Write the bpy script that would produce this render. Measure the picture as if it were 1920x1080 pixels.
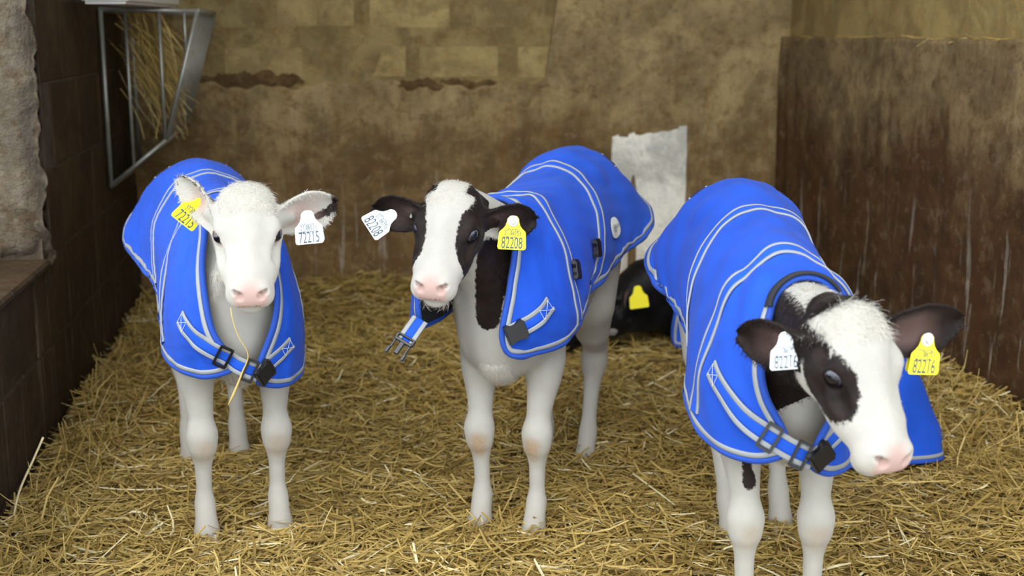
import bpy, bmesh, math, random
import numpy as np
from mathutils import Matrix, Vector

for o in list(bpy.data.objects):
    bpy.data.objects.remove(o, do_unlink=True)
scene = bpy.context.scene
COL = scene.collection
rng = np.random.default_rng(7)
random.seed(7)

# ------------------------------------------------------------------ camera
CAM_H = 1.25
cam_data = bpy.data.cameras.new('camera')
cam_data.sensor_width = 36.0
cam_data.lens = 45.0
cam_data.clip_end = 100
cam = bpy.data.objects.new('camera', cam_data)
COL.objects.link(cam)
cam.location = (0, 0, CAM_H)
cam.rotation_euler = (math.radians(90 - 11.425), 0, 0)
cam_data.dof.use_dof = True
cam_data.dof.focus_distance = 2.95
cam_data.dof.aperture_fstop = 3.2
scene.camera = cam

# ------------------------------------------------------------------ light
world = bpy.data.worlds.new('overcast_sky')
scene.world = world
world.use_nodes = True
wn = world.node_tree.nodes
bg = wn['Background']
bg.inputs[0].default_value = (0.90, 0.96, 1.0, 1)
bg.inputs[1].default_value = 1.9
scene.view_settings.view_transform = 'Standard'
scene.view_settings.look = 'None'
scene.view_settings.gamma = 1.0
scene.view_settings.use_curve_mapping = False
scene.view_settings.exposure = 0.72
sun_d = bpy.data.lights.new('hazy_sun', 'SUN')
sun_d.energy = 1.0
sun_d.angle = math.radians(40)
sun_d.color = (1.0, 0.95, 0.86)
sun = bpy.data.objects.new('hazy_sun', sun_d)
COL.objects.link(sun)
sun.rotation_euler = Vector((0.20, 0.70, -0.68)).to_track_quat('-Z', 'Y').to_euler()

# ------------------------------------------------------------------ helpers
ROOM_A = math.atan(0.147)          # the pen is turned a little against the camera
def link(o, parent=None):
    COL.objects.link(o)
    if parent is not None:
        o.parent = parent
    return o
def tag(o, label=None, cat=None, group=None, kind=None):
    if label: o['label'] = label
    if cat: o['category'] = cat
    if group: o['group'] = group
    if kind: o['kind'] = kind
    return o
def mesh_np(name, verts, faces, mats, parent=None, smooth=True, attrs=None, mat_idx=None):
    """verts (n,3), faces: (m,k) array or list of arrays."""
    me = bpy.data.meshes.new(name)
    verts = np.asarray(verts, np.float32)
    if isinstance(faces, np.ndarray): faces = [faces]
    faces = [np.asarray(f, np.int32) for f in faces if len(f)]
    loops = np.concatenate([f.ravel() for f in faces])
    tot = np.concatenate([np.full(len(f), f.shape[1], np.int32) for f in faces])
    start = np.concatenate([[0], np.cumsum(tot)[:-1]]).astype(np.int32)
    me.vertices.add(len(verts)); me.vertices.foreach_set('co', verts.ravel())
    me.loops.add(len(loops)); me.loops.foreach_set('vertex_index', loops)
    me.polygons.add(len(tot)); me.polygons.foreach_set('loop_start', start)
    me.polygons.foreach_set('loop_total', tot)
    if mat_idx is not None: me.polygons.foreach_set('material_index', np.asarray(mat_idx, np.int32))
    me.polygons.foreach_set('use_smooth', np.full(len(tot), smooth))
    me.update(calc_edges=True)
    me.validate()
    if attrs:
        for k, v in attrs.items():
            a = me.attributes.new(k, 'FLOAT', 'POINT')
            a.data.foreach_set('value', np.asarray(v, np.float32))
    for m in (mats if isinstance(mats, (list, tuple)) else [mats]):
        me.materials.append(m)
    return link(bpy.data.objects.new(name, me), parent)
def bm_obj(name, bm, mat, parent=None, smooth=False):
    me = bpy.data.meshes.new(name)
    bmesh.ops.recalc_face_normals(bm, faces=bm.faces)
    bm.to_mesh(me); bm.free()
    if smooth:
        for p in me.polygons: p.use_smooth = True
    me.materials.append(mat)
    return link(bpy.data.objects.new(name, me), parent)
def bm_box(bm, lo, hi, bev=0.0, seg=1):
    r = bmesh.ops.create_cube(bm, size=1)
    vs = r['verts']
    for v in vs:
        v.co = Vector([lo[i] + (v.co[i] + .5) * (hi[i] - lo[i]) for i in range(3)])
    if bev > 0:
        es = list({e for v in vs for e in v.link_edges})
        bmesh.ops.bevel(bm, geom=es, offset=bev, segments=seg, affect='EDGES')
def tube_np(pts, r, n=8, closed=False):
    pts = np.asarray(pts, float); m = len(pts)
    r = np.broadcast_to(np.asarray(r, float), (m,))
    if closed: t = np.roll(pts, -1, 0) - np.roll(pts, 1, 0)
    else: t = np.gradient(pts, axis=0)
    t /= np.linalg.norm(t, axis=1, keepdims=True) + 1e-12
    ref = np.array([0, 0, 1.]) if abs(t[0][2]) < .9 else np.array([1., 0, 0])
    a = np.empty_like(pts); prev = ref
    for i in range(m):
        x = prev - t[i] * (prev @ t[i]); x /= np.linalg.norm(x) + 1e-12
        a[i] = x; prev = x
    b = np.cross(t, a)
    ang = np.linspace(0, 2 * np.pi, n, endpoint=False)
    v = pts[:, None] + r[:, None, None] * (np.cos(ang)[None, :, None] * a[:, None] + np.sin(ang)[None, :, None] * b[:, None])
    idx = np.arange(m * n).reshape(m, n)
    i2 = idx if not closed else np.vstack([idx, idx[:1]])
    q = np.stack([i2[:-1], np.roll(i2[:-1], -1, 1), np.roll(i2[1:], -1, 1), i2[1:]], -1).reshape(-1, 4)
    faces = [q]
    if not closed: faces += [idx[:1, ::-1], idx[-1:]]
    return v.reshape(-1, 3), faces
def tube_obj(name, pts, r, mat, parent=None, n=8, closed=False):
    v, f = tube_np(pts, r, n, closed)
    return mesh_np(name, v, f, mat, parent)
def norm(v):
    v = np.asarray(v, float); return v / (np.linalg.norm(v) + 1e-12)
def wavy(p, seed, freq, n=5):
    """cheap smooth noise in -1..1"""
    r = np.random.default_rng(seed); out = np.zeros(len(p))
    for i in range(n):
        k = r.normal(size=p.shape[1]) * freq * (1 + .5 * i)
        out += np.sin(p @ k + r.uniform(0, 6.28)) / (1 + .5 * i)
    return out / 2.2

# ------------------------------------------------------------------ materials
class NT:
    def __init__(self, name):
        self.m = bpy.data.materials.new(name); self.m.use_nodes = True
        self.t = self.m.node_tree; self.b = self.t.nodes['Principled BSDF']
    def n(self, typ, **kw):
        x = self.t.nodes.new(typ)
        for k, v in kw.items(): setattr(x, k, v)
        return x
    def l(self, a, b): self.t.links.new(a, b)
    def val(self, sock, v):
        if isinstance(v, bpy.types.NodeSocket): self.l(v, sock)
        elif isinstance(v, (tuple, list)) and len(v) == 3 and sock.type == 'RGBA': sock.default_value = (*v, 1)
        else: sock.default_value = v
    def math(self, op, a, b=0.0, clamp=False):
        x = self.n('ShaderNodeMath', operation=op); x.use_clamp = clamp
        self.val(x.inputs[0], a); self.val(x.inputs[1], b); return x.outputs[0]
    def ramp(self, v, lo, hi, a=0.0, b=1.0):
        x = self.n('ShaderNodeMapRange'); x.interpolation_type = 'SMOOTHSTEP'
        self.val(x.inputs[0], v); x.inputs[1].default_value = lo; x.inputs[2].default_value = hi
        x.inputs[3].default_value = a; x.inputs[4].default_value = b; return x.outputs[0]
    def mix(self, f, a, b, mode='MIX'):
        x = self.n('ShaderNodeMix', data_type='RGBA', blend_type=mode)
        self.val(x.inputs[0], f); self.val(x.inputs[6], a); self.val(x.inputs[7], b); return x.outputs[2]
    def pos(self, scale=(1, 1, 1), obj=False, off=(0, 0, 0)):
        if obj: s = self.n('ShaderNodeTexCoord').outputs['Object']
        else: s = self.n('ShaderNodeNewGeometry').outputs['Position']
        mp = self.n('ShaderNodeMapping'); mp.inputs['Scale'].default_value = scale
        mp.inputs['Location'].default_value = off
        self.l(s, mp.inputs[0]); return mp.outputs[0]
    def noise(self, scale, vec=None, detail=4.0, rough=.55, dist=0.0):
        x = self.n('ShaderNodeTexNoise'); x.inputs['Scale'].default_value = scale
        x.inputs['Detail'].default_value = detail; x.inputs['Roughness'].default_value = rough
        x.inputs['Distortion'].default_value = dist
        if vec is not None: self.l(vec, x.inputs['Vector'])
        return x.outputs[0]
    def attr(self, name):
        return self.n('ShaderNodeAttribute', attribute_name=name).outputs['Fac']
    def bump(self, h, strength=.3, dist=.01):
        x = self.n('ShaderNodeBump'); x.inputs['Strength'].default_value = strength
        x.inputs['Distance'].default_value = dist; self.l(h, x.inputs['Height'])
        self.l(x.outputs[0], self.b.inputs['Normal'])
    def col(self, v): self.val(self.b.inputs['Base Color'], v)
    def rough(self, v): self.val(self.b.inputs['Roughness'], v)

def simple_mat(name, col, rough=.6, metal=0.0, noise_amt=.15, scale=60.0, bump=0.0, spec=None):
    m = NT(name)
    nz = m.noise(scale, m.pos(obj=True))
    d = tuple(c * (1 - noise_amt) for c in col); e = tuple(min(1, c * (1 + noise_amt)) for c in col)
    m.col(m.mix(nz, d, e)); m.rough(rough); m.b.inputs['Metallic'].default_value = metal
    if spec is not None: m.b.inputs['Specular IOR Level'].default_value = spec
    if bump: m.bump(nz, bump, .002)
    return m.m

def coat_mat(name, white=(.70, .685, .64), dark=(.016, .010, .009), fine=1.0, fur=False):
    m = NT(name)
    p = m.pos(obj=True)
    fur = m.noise(170, p, 3, .7, .6)
    lump = m.noise(22, p, 3, .6)
    edge = m.math('MULTIPLY', m.math('SUBTRACT', m.noise(110, p, 3, .7), .5), .016)
    f = m.ramp(m.math('ADD', m.attr('dark'), edge), -.0022, .0022)
    w = m.mix(m.ramp(lump, .3, .7), tuple(c * .93 for c in white), white)
    w = m.mix(m.math('MULTIPLY', m.attr('tan'), m.ramp(fur, .25, .75, .45, 1)), w, (.55, .33, .13))
    dk = m.mix(m.ramp(lump, .35, .75), dark, tuple(c * 2.2 for c in dark))
    c = m.mix(f, w, dk)
    c = m.mix(m.attr('pink'), c, (.78, .50, .46))
    spk = m.n('ShaderNodeTexVoronoi'); spk.inputs['Scale'].default_value = 190
    m.l(p, spk.inputs['Vector'])
    sp = m.math('MULTIPLY', m.math('LESS_THAN', spk.outputs['Distance'], .34), m.math('GREATER_THAN', m.attr('speck'), m.noise(60, p)))
    c = m.mix(m.math('MULTIPLY', sp, .9), c, (.03, .02, .02))
    c = m.mix(m.attr('rim'), c, (.02, .015, .015))
    m.col(c); m.rough(m.mix(f, (.8, .8, .8), (.5, .5, .5)))
    m.b.inputs['Sheen Weight'].default_value = .08
    m.b.inputs['Specular IOR Level'].default_value = .25
    if fur:      # thin strands let light through
        tr = m.n('ShaderNodeBsdfTranslucent'); m.l(c, tr.inputs[0])
        mx = m.n('ShaderNodeMixShader'); mx.inputs[0].default_value = .5
        m.l(m.b.outputs[0], mx.inputs[1]); m.l(tr.outputs[0], mx.inputs[2])
        m.l(mx.outputs[0], m.t.nodes['Material Output'].inputs[0])
    else:
        m.bump(m.noise(120, m.pos((1, 1, .45), obj=True), 4, .7, .8), .35 * fine, .004)
    return m.m

def fabric_mat(name, col, rough=.7):
    m = NT(name)
    p = m.pos(obj=True)
    big = m.noise(7, p, 3)
    c = m.mix(m.ramp(big, .3, .7), tuple(x * .9 for x in col), tuple(min(1, x * 1.1) for x in col))
    lint = m.ramp(m.noise(95, p, 2, .6), .74, .80)
    c = m.mix(m.math('MULTIPLY', lint, .25), c, (.35, .45, .8))
    m.col(c); m.rough(rough)
    m.b.inputs['Sheen Weight'].default_value = .05
    m.b.inputs['Specular IOR Level'].default_value = .2
    m.bump(m.noise(420, p, 2), .25, .0015)
    return m.m

M = {}
M['coat'] = coat_mat('calf_coat')
M['fur_calf_coat'] = coat_mat('calf_fur', (.80, .78, .73), fur=True)
M['fur_dark_calf_coat'] = M['fur_calf_coat']
M['blackcoat'] = coat_mat('dark_calf_coat', dark=(.006, .0055, .006))
M['blue'] = fabric_mat('blue_jacket_fabric', (.009, .068, .48))
M['binding'] = fabric_mat('blue_binding', (.018, .070, .40))
M['strapblue'] = fabric_mat('blue_webbing', (.010, .080, .55))
M['lining'] = simple_mat('black_lining', (.012, .014, .018), .8)
M['tape'] = simple_mat('grey_reflective_tape', (.27, .29, .31), .45, 0, .08, 300, .2)
M['navy'] = simple_mat('navy_woven_label', (.012, .016, .06), .7)
M['thread'] = simple_mat('white_thread', (.75, .78, .85), .7)
M['buckle'] = simple_mat('black_plastic', (.008, .008, .010), .32, 0, .1)
M['eye'] = simple_mat('eye_dark', (.004, .005, .010), .04, 0, .1, spec=.8)
M['sclera'] = simple_mat('eye_bluish_white', (.10, .10, .13), .15)
M['iris'] = simple_mat('eye_iris', (.010, .011, .020), .08, 0, .3, spec=.8)
M['hoof'] = simple_mat('hoof_horn', (.46, .40, .30), .55, 0, .2)
M['tag_yellow'] = simple_mat('yellow_plastic', (.88, .78, .03), .4, 0, .04)
M['tag_white'] = simple_mat('white_plastic', (.78, .83, .86), .35, 0, .03)
M['stud'] = simple_mat('grey_stud_plastic', (.60, .62, .60), .35, 0, .1)
M['ink'] = simple_mat('tag_print', (.05, .09, .12), .6)
M['inkblue'] = simple_mat('tag_pen', (.03, .07, .25), .6)
M['patch'] = simple_mat('white_patch', (.78, .80, .78), .6)
M['galv'] = simple_mat('galvanised_steel', (.33, .33, .30), .45, .6, .3, 30)
M['whiteboard'] = simple_mat('white_painted_board', (.62, .60, .56), .7, 0, .12, 14)

def straw_material(name, bright=1.0):
    m = NT(name)
    t = m.attr('tint')
    r = m.n('ShaderNodeValToRGB'); m.l(t, r.inputs[0])
    e = r.color_ramp.elements
    e[0].position = 0; e[0].color = (.15, .092, .024, 1)
    e[1].position = 1; e[1].color = (.74, .66, .42, 1)
    for p, c in ((.25, (.27, .18, .046)), (.6, (.43, .30, .082)), (.9, (.56, .42, .15))):
        x = e.new(p); x.color = (*c, 1)
    nz = m.noise(35, m.pos(obj=True), 3)
    c = m.mix(m.ramp(nz, .25, .75, 0, .35), r.outputs[0], (.17, .105, .032))
    m.col(c); m.rough(.5)
    m.b.inputs['Specular IOR Level'].default_value = .35
    return m.m
M['straw'] = straw_material('straw_stalks')
def bed_mat():
    m = NT('straw_bed')
    p = m.pos((1, 1, 1))
    n1 = m.noise(60, p, 5, .7, 1.0); n2 = m.noise(6, p, 3)
    c = m.mix(m.ramp(n1, .35, .65), (.11, .07, .020), (.33, .225, .07))
    c = m.mix(m.ramp(n2, .3, .7, 0, .5), c, (.16, .105, .032))
    m.col(c); m.rough(.9); m.bump(n1, .8, .02)
    return m.m
M['bed'] = bed_mat()

def wall_mat(name, clean, grime, z_lo, z_hi, streak=.6, rust=.4, pale=.3, bump=.4, seed=0.0, patch=.5, mottle=.45, tone=0.0):
    """render or block: mottled coat, flaked patches, dirt splashes thinning out upwards between z_lo and z_hi, runs"""
    m = NT(name)
    off = (seed, seed * .7, 0)
    p = m.pos((1, 1, 1), off=off)
    geo = m.n('ShaderNodeNewGeometry').outputs['Position']
    sep = m.n('ShaderNodeSeparateXYZ'); m.l(geo, sep.inputs[0]); z = sep.outputs[2]
    big = m.noise(1.7, p, 5, .65); mid = m.noise(5, p, 6, .65, .6); fine = m.noise(70, p, 4, .7)
    flak = m.noise(3.1, m.pos((1, 1, 1), off=(seed + 5, seed, 3)), 7, .68, .3)
    drip = m.noise(1.0, m.pos((8, 8, .8), off=off), 6, .68, .35)
    drip2 = m.noise(1.0, m.pos((26, 26, 1.5), off=off), 5, .65, .2)
    c = m.mix(m.ramp(mid, .36, .64), tuple(x * .66 for x in clean), tuple(x * 1.20 for x in clean))
    c = m.mix(m.math('MULTIPLY', m.ramp(flak, .50, .58), patch), c, (clean[0] * .62, clean[1] * .60, clean[2] * .62))
    c = m.mix(m.math('MULTIPLY', m.ramp(flak, .44, .38), patch * .6), c, (clean[0] * 1.15, clean[1] * 1.17, clean[2] * 1.35))
    hh = m.math('ADD', z, m.math('MULTIPLY', m.math('SUBTRACT', big, .5), 1.3))
    hh = m.math('ADD', hh, m.math('MULTIPLY', m.math('SUBTRACT', drip, .5), 1.1))
    g = m.ramp(hh, z_lo, z_hi, 1, 0)
    c = m.mix(m.math('MULTIPLY', g, streak + .35, True), c, m.mix(m.ramp(mid, .38, .62), grime, tuple(x * 1.8 for x in grime)))
    c = m.mix(m.math('MULTIPLY', m.math('MULTIPLY', m.ramp(drip, .53, .60), m.ramp(z, .1, z_hi + .3, 1, .05)), rust), c, (grime[0] * 1.5, grime[1] * 1.1, grime[2] * .8))
    c = m.mix(m.math('MULTIPLY', m.math('MULTIPLY', m.ramp(drip2, .59, .66), m.ramp(z, .95, .2, 0, 1)), pale), c, (.36, .31, .25))
    c = m.mix(m.math('MULTIPLY', m.ramp(m.noise(11, p, 4, .7), .60, .68), .45), c, tuple(x * .6 for x in grime))
    mott = m.noise(19, p, 6, .75, .4)
    c = m.mix(m.math('MULTIPLY', m.ramp(mott, .50, .62), mottle), c, (grime[0] * 1.25, grime[1] * .95, grime[2] * .7))
    c = m.mix(m.math('MULTIPLY', m.ramp(mott, .46, .38), mottle * .55), c, (clean[0] * 1.1 + .03, clean[1] * 1.1 + .03, clean[2] * 1.2 + .03))
    c = m.mix(m.ramp(fine, .2, .8, 0, .25), c, (.05, .035, .02))
    if tone: c = m.mix(1.0, c, m.mix(m.n('ShaderNodeObjectInfo').outputs['Random'], (1 - tone,) * 3, (1 + tone,) * 3), 'MULTIPLY')
    m.col(c); m.rough(.85)
    m.b.inputs['Specular IOR Level'].default_value = .2
    m.bump(m.math('ADD', fine, m.math('MULTIPLY', m.math('ADD', mid, flak), 1.5)), bump, .012)
    return m.m
M['wall_back'] = wall_mat('stained_render_back', (.36, .265, .125), (.105, .063, .024), .40, 1.15, .55, .8, .7, .35, 0)
M['block_back'] = wall_mat('ochre_block', (.38, .285, .12), (.20, .135, .050), .3, 1.15, .4, .3, .2, .35, 3, .5, .35, .16)
M['mortar_back'] = wall_mat('dull_mortar', (.29, .215, .088), (.16, .11, .042), .3, 1.1, .5, .3, .1, .5, 5, .3)
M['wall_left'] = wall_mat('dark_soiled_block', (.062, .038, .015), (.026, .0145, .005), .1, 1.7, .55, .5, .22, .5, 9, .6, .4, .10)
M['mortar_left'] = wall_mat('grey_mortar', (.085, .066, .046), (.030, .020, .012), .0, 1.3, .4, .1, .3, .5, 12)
M['wall_right'] = wall_mat('splashed_render_right', (.25, .178, .085), (.054, .026, .0085), .50, 1.15, .9, .9, .9, .35, 17)
M['wall_upper'] = wall_mat('ochre_render', (.32, .235, .092), (.25, .19, .09), -.4, .5, .2, .1, .1, .3, 21, .25)
M['pillar'] = wall_mat('rough_grey_concrete', (.15, .125, .088), (.060, .040, .022), .0, .8, .4, .35, .4, 1.0, 27, .7, .6)
M['whitewash'] = wall_mat('flaked_whitewash', (0.82, 0.80, 0.72), (0.66, 0.62, 0.53), -.9, .4, .2, .08, .1, .25, 31, .12, .10)
M['concrete'] = simple_mat('bounce_yard_concrete', (.46, .44, .40), .9, 0, .2, 3)
M['roof'] = simple_mat('shade_roof_sheet', (.45, .41, .34), .9, 0, .15, 4)

# ------------------------------------------------------------------ setting
def room_obj(o):
    o.rotation_euler = (0, 0, ROOM_A); return o
XL, YB, XR = -.845, 6.06, 2.2
def struct(name, bm, mat, label, cat, smooth=False):
    o = bm_obj(name, bm, mat, None, smooth)
    tag(o, label, cat, None, 'structure'); return room_obj(o)

bm = bmesh.new(); bm_box(bm, (-9, -9, -.34), (9, 7.5, -.24))
o = bm_obj('floor', bm, M['concrete']); tag(o, 'concrete floor beneath the straw bedding, run out in front to bounce light', 'floor', None, 'structure')  # unseen yard part in front is added to bounce light on the calves
bm = bmesh.new(); bm_box(bm, (XL - .6, 2.6, 3.6), (XR + .6, YB + .3, 3.68))  # unseen roof, added so daylight enters mainly through the open front
struct('shade_roof', bm, M['roof'], 'unseen sheet roof added over the calf pen to hold back sky light', 'shade_roof')

# back wall: thick lower render with a broken top edge, blockwork above
bm = bmesh.new(); bm_box(bm, (XL - .4, YB + .02, -.26), (XR + .6, YB + .22, 3.65))
wall_back = struct('wall_back', bm, M['mortar_back'], 'stained back wall of ochre blockwork and render', 'wall')
nx, nz = 240, 90
xs = np.linspace(XL - .02, XR + .05, nx); zs = np.linspace(-.25, 1, nz)
X, Zp = np.meshgrid(xs, zs)
top = 1.0 + .012 * np.sin(xs * 7) + .010 * np.sin(xs * 23 + 1) + .006 * np.sin(xs * 61) 
top = np.where(xs > 1.05, 1.0 + (top - 1) + np.clip((xs - 1.05) / .25, 0, 1) * 1.7, top)
Z = -.25 + (Zp + .25) / 1.25 * (top[None] + .25)
P2 = np.stack([X.ravel(), Z.ravel()], 1)
yy = YB - .012 + .006 * wavy(P2, 3, 6) + .004 * wavy(P2, 4, 22)
yy -= .010 * np.exp(-((P2[:, 1] - np.tile(top, nz)) / .035) ** 2) * (P2[:, 0] < 1.05) * (.6 + .6 * np.sin(P2[:, 0] * 11))
v = np.stack([P2[:, 0], yy, P2[:, 1]], 1)
idx = np.arange(nx * nz).reshape(nz, nx)
q = np.stack([idx[:-1, :-1], idx[:-1, 1:], idx[1:, 1:], idx[1:, :-1]], -1).reshape(-1, 4)
v2 = v.copy(); v2[:, 1] = YB + .021
tp = idx[-1]; n0 = len(v)
qt = np.stack([tp[:-1], tp[1:], tp[1:] + n0, tp[:-1] + n0], -1)
r = mesh_np('render_coat', np.vstack([v, v2]), np.vstack([q, qt]), M['wall_back'], wall_back)
r['label'] = 'thick stained render with a crumbling top edge'
M['crumble'] = wall_mat('rusty_crumbled_edge', (.17, .105, .042), (.075, .044, .017), .2, 1.4, .6, .6, .1, 1.0, 41, .7, .7)
def crumble(x0, x1, z0, h, seed):      # broken lip where the render has come away
    rr = np.random.default_rng(seed); n, k = 70, 12
    t = np.linspace(0, 1, n); xs_ = x0 + (x1 - x0) * t
    env = np.sin(np.pi * t) ** .5
    zc = z0 + .010 * wavy(xs_[:, None], seed, 22) + .006 * wavy(xs_[:, None], seed + 1, 70)
    V = []
    for i in range(n):
        a = np.linspace(0, 2 * np.pi, k, endpoint=False)
        rz = h * env[i] * (.6 + .5 * abs(math.sin(xs_[i] * 31 + seed)) + .45 * rr.random(k)) + .002
        ry = .009 * env[i] * (.6 + .6 * rr.random(k)) + .002
        V.append(np.stack([np.full(k, xs_[i]) + .004 * rr.normal(size=k), YB - .004 - ry * np.cos(a), zc[i] + rz * np.sin(a)], 1))
    V = np.concatenate(V); idx_ = np.arange(n * k).reshape(n, k)
    q_ = np.stack([idx_[:-1], idx_[1:], np.roll(idx_[1:], -1, 1), np.roll(idx_[:-1], -1, 1)], -1).reshape(-1, 4)
    o_ = mesh_np('broken_edge', V, q_, M['crumble'], wall_back, False); o_['label'] = 'dark rusty broken lip of the render'
crumble(-.56, -.08, 1.02, .030, 3); crumble(.20, .84, .995, .018, 8); crumble(1.0, 1.35, .985, .006, 12)
# blocks
bm = bmesh.new(); bm_box(bm, (-.205, -.010, -.094), (.205, .04, .094), .022, 4)
me_block = bpy.data.meshes.new('block'); bmesh.ops.recalc_face_normals(bm, faces=bm.faces); bm.to_mesh(me_block); bm.free()
me_block.materials.append(M['block_back'])
for row in range(5):
    z0 = 1.105 + row * .222
    for c_ in range(6):
        x0 = -.70 + c_ * .45 + (.225 if row % 2 else 0) + .0
        if x0 > 1.35: continue
        o = link(bpy.data.objects.new('block', me_block), wall_back)
        o.location = (x0 + random.uniform(-.012, .012), YB + .0275 + .003 * random.random(), z0 + random.uniform(-.010, .010))
        o.rotation_euler = (random.uniform(-.01, .01), random.uniform(-.015, .015), random.uniform(-.006, .006)); o.scale = (random.uniform(.94, 1.04), 1, random.uniform(.92, 1.05))
# whitewashed rectangle with drips on the back wall, a thin flaky coat
def whitewash():
    n, mrow = 90, 90
    xs = np.linspace(1.375, 1.745, n); out_v = []; quads = []
    zt = .735 + (xs - 1.375) / .37 * .045 + .003 * np.sin(xs * 90) + .012 * (np.abs(xs - 1.385) < .02) + .012 * (np.abs(xs - 1.47) < .015) + .016 * (np.abs(xs - 1.725) < .02)
    zb = np.interp(xs, [1.375, 1.40, 1.41, 1.46, 1.462, 1.50, 1.502, 1.54, 1.55, 1.60, 1.745], [.42, .40, .05, .05, .50, .50, .06, .06, -.1, -.1, -.1])
    gap = (xs > 1.462) & (xs < 1.502)
    zb = np.where(gap, .56 - 30 * (xs - 1.482) ** 2 * 8, zb)
    for k in range(mrow):
        f = k / (mrow - 1)
        z = zb + (zt - zb) * f
        w = .0012 * np.sin(z * 40)
        ysurf = YB - .026 + 0 * xs
        out_v.append(np.stack([xs + w * (np.arange(n) / n - .5) * 2, ysurf, z], 1))
    v = np.concatenate(out_v)
    idx = np.arange(n * mrow).reshape(mrow, n)
    q = np.stack([idx[:-1, :-1], idx[:-1, 1:], idx[1:, 1:], idx[1:, :-1]], -1).reshape(-1, 4)
    o = mesh_np('whitewash_patch', v, q, M['whitewash'], wall_back)
    s = o.modifiers.new('thick', 'SOLIDIFY'); s.thickness = .02; s.offset = -1
    o['label'] = 'off-white painted rectangle with drips running down'
whitewash()

# right wall: thick render to chest height, ledge, thinner wall above
nx, nz = 160, 80
ys = np.linspace(1.4, YB + .02, nx); zs = np.linspace(-.25, 1.215, nz)
Yg, Zg = np.meshgrid(ys, zs); P2 = np.stack([Yg.ravel(), Zg.ravel()], 1)
edge = np.exp(-((P2[:, 0] - (YB - .10)) / .03) ** 2)
xx = XR + .006 * wavy(P2, 6, 5) + .003 * wavy(P2, 7, 25) + .02 * edge
zz = P2[:, 1] + .006 * wavy(P2[:, :1], 8, 9) * (P2[:, 1] > 1.2)
v = np.stack([xx, P2[:, 0], zz], 1)
idx = np.arange(nx * nz).reshape(nz, nx)
q = np.stack([idx[:-1, :-1], idx[1:, :-1], idx[1:, 1:], idx[:-1, 1:]], -1).reshape(-1, 4)
n0 = len(v); v2 = v[idx[-1]].copy(); v2[:, 0] = XR + .14
tp = idx[-1]; qt = np.stack([tp[:-1], n0 + np.arange(nx - 1), n0 + np.arange(1, nx), tp[1:]], -1)
wr = mesh_np('wall_right', np.vstack([v, v2]), np.vstack([q, qt]), M['wall_right'])
tag(wr, 'brown splashed render wall with a ledge on the right side', 'wall', None, 'structure'); room_obj(wr)
bm = bmesh.new(); bm_box(bm, (XR + .05, 1.4, -.25), (XR + .3, YB + .1, 3.65))
o = bm_obj('upper_wall', bm, M['wall_upper'], wr); o['label'] = 'plain ochre upper wall set back behind the ledge'

# left wall: dark blocks, low in front, full height behind the pillar
bm = bmesh.new()
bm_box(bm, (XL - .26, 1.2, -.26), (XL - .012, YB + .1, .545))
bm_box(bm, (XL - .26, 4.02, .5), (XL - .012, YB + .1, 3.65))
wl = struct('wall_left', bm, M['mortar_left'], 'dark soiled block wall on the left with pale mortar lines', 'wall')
bm = bmesh.new(); bm_box(bm, (-.03, -.219, -.128), (.003, .219, .128), .003, 1)
me_lb = bpy.data.meshes.new('block'); bmesh.ops.recalc_face_normals(bm, faces=bm.faces); bm.to_mesh(me_lb); bm.free()
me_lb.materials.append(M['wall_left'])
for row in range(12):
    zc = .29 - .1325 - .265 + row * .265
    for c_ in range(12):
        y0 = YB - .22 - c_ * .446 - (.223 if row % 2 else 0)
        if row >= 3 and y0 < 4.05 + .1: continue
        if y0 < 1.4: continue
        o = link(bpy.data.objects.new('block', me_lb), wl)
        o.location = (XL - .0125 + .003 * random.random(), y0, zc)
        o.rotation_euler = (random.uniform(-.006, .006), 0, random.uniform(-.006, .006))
# rough concrete pier standing on the low wall
def pier():
    n, mz = 90, 170
    xs = np.linspace(XL - .75, XL + .004, n); zs = np.linspace(.535, 3.6, mz)
    Xg, Zg = np.meshgrid(xs, zs); P2 = np.stack([Xg.ravel(), Zg.ravel()], 1)
    er = np.clip((P2[:, 0] - (XL - .055)) / .055, 0, 1)
    y = 3.97 + .014 * wavy(P2, 11, 5) + .006 * wavy(P2, 12, 21, 7) + .004 * np.abs(wavy(P2, 13, 60, 7)) + .012 * (wavy(P2, 17, 9) > .35) + er ** 2 * .05 * (1 + .6 * wavy(P2, 14, 30))
    y += .05 * np.exp(-((P2[:, 1] - .55) / .03) ** 2)
    x = P2[:, 0] + er * (.008 * wavy(P2[:, 1:], 15, 21) + .006 * wavy(P2[:, 1:], 16, 70) + .004 * wavy(P2[:, 1:], 18, 190))
    v = np.stack([x, y, P2[:, 1]], 1)
    idx = np.arange(n * mz).reshape(mz, n)
    q = np.stack([idx[:-1, :-1], idx[:-1, 1:], idx[1:, 1:], idx[1:, :-1]], -1).reshape(-1, 4)
    n0 = len(v); e = idx[:, -1]; v2 = v[e].copy(); v2[:, 1] = 4.12; v2[:, 0] = XL - .005
    qe = np.stack([e[:-1], n0 + np.arange(mz - 1), n0 + np.arange(1, mz), e[1:]], -1)[:, ::-1]
    b = idx[0]; n1 = n0 + mz; v3 = v[b].copy(); v3[:, 1] = 4.12
    qb = np.stack([b[:-1], b[1:], n1 + np.arange(1, n), n1 + np.arange(n - 1)], -1)
    o = mesh_np('trim_1', np.vstack([v, v2, v3]), np.vstack([q, qe, qb]), M['pillar'])
    tag(o, 'rough grey concrete pier with crumbling edge at far left', 'pier', None, 'structure'); room_obj(o)
pier()
bm = bmesh.new(); bm_box(bm, (XL - .5, 1.2, .535), (XL + .012, 4.02, .562), .008, 1)
o = struct('trim_2', bm, M['wall_left'], 'dark ledge capping the low wall below the pier', 'ledge')

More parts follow.
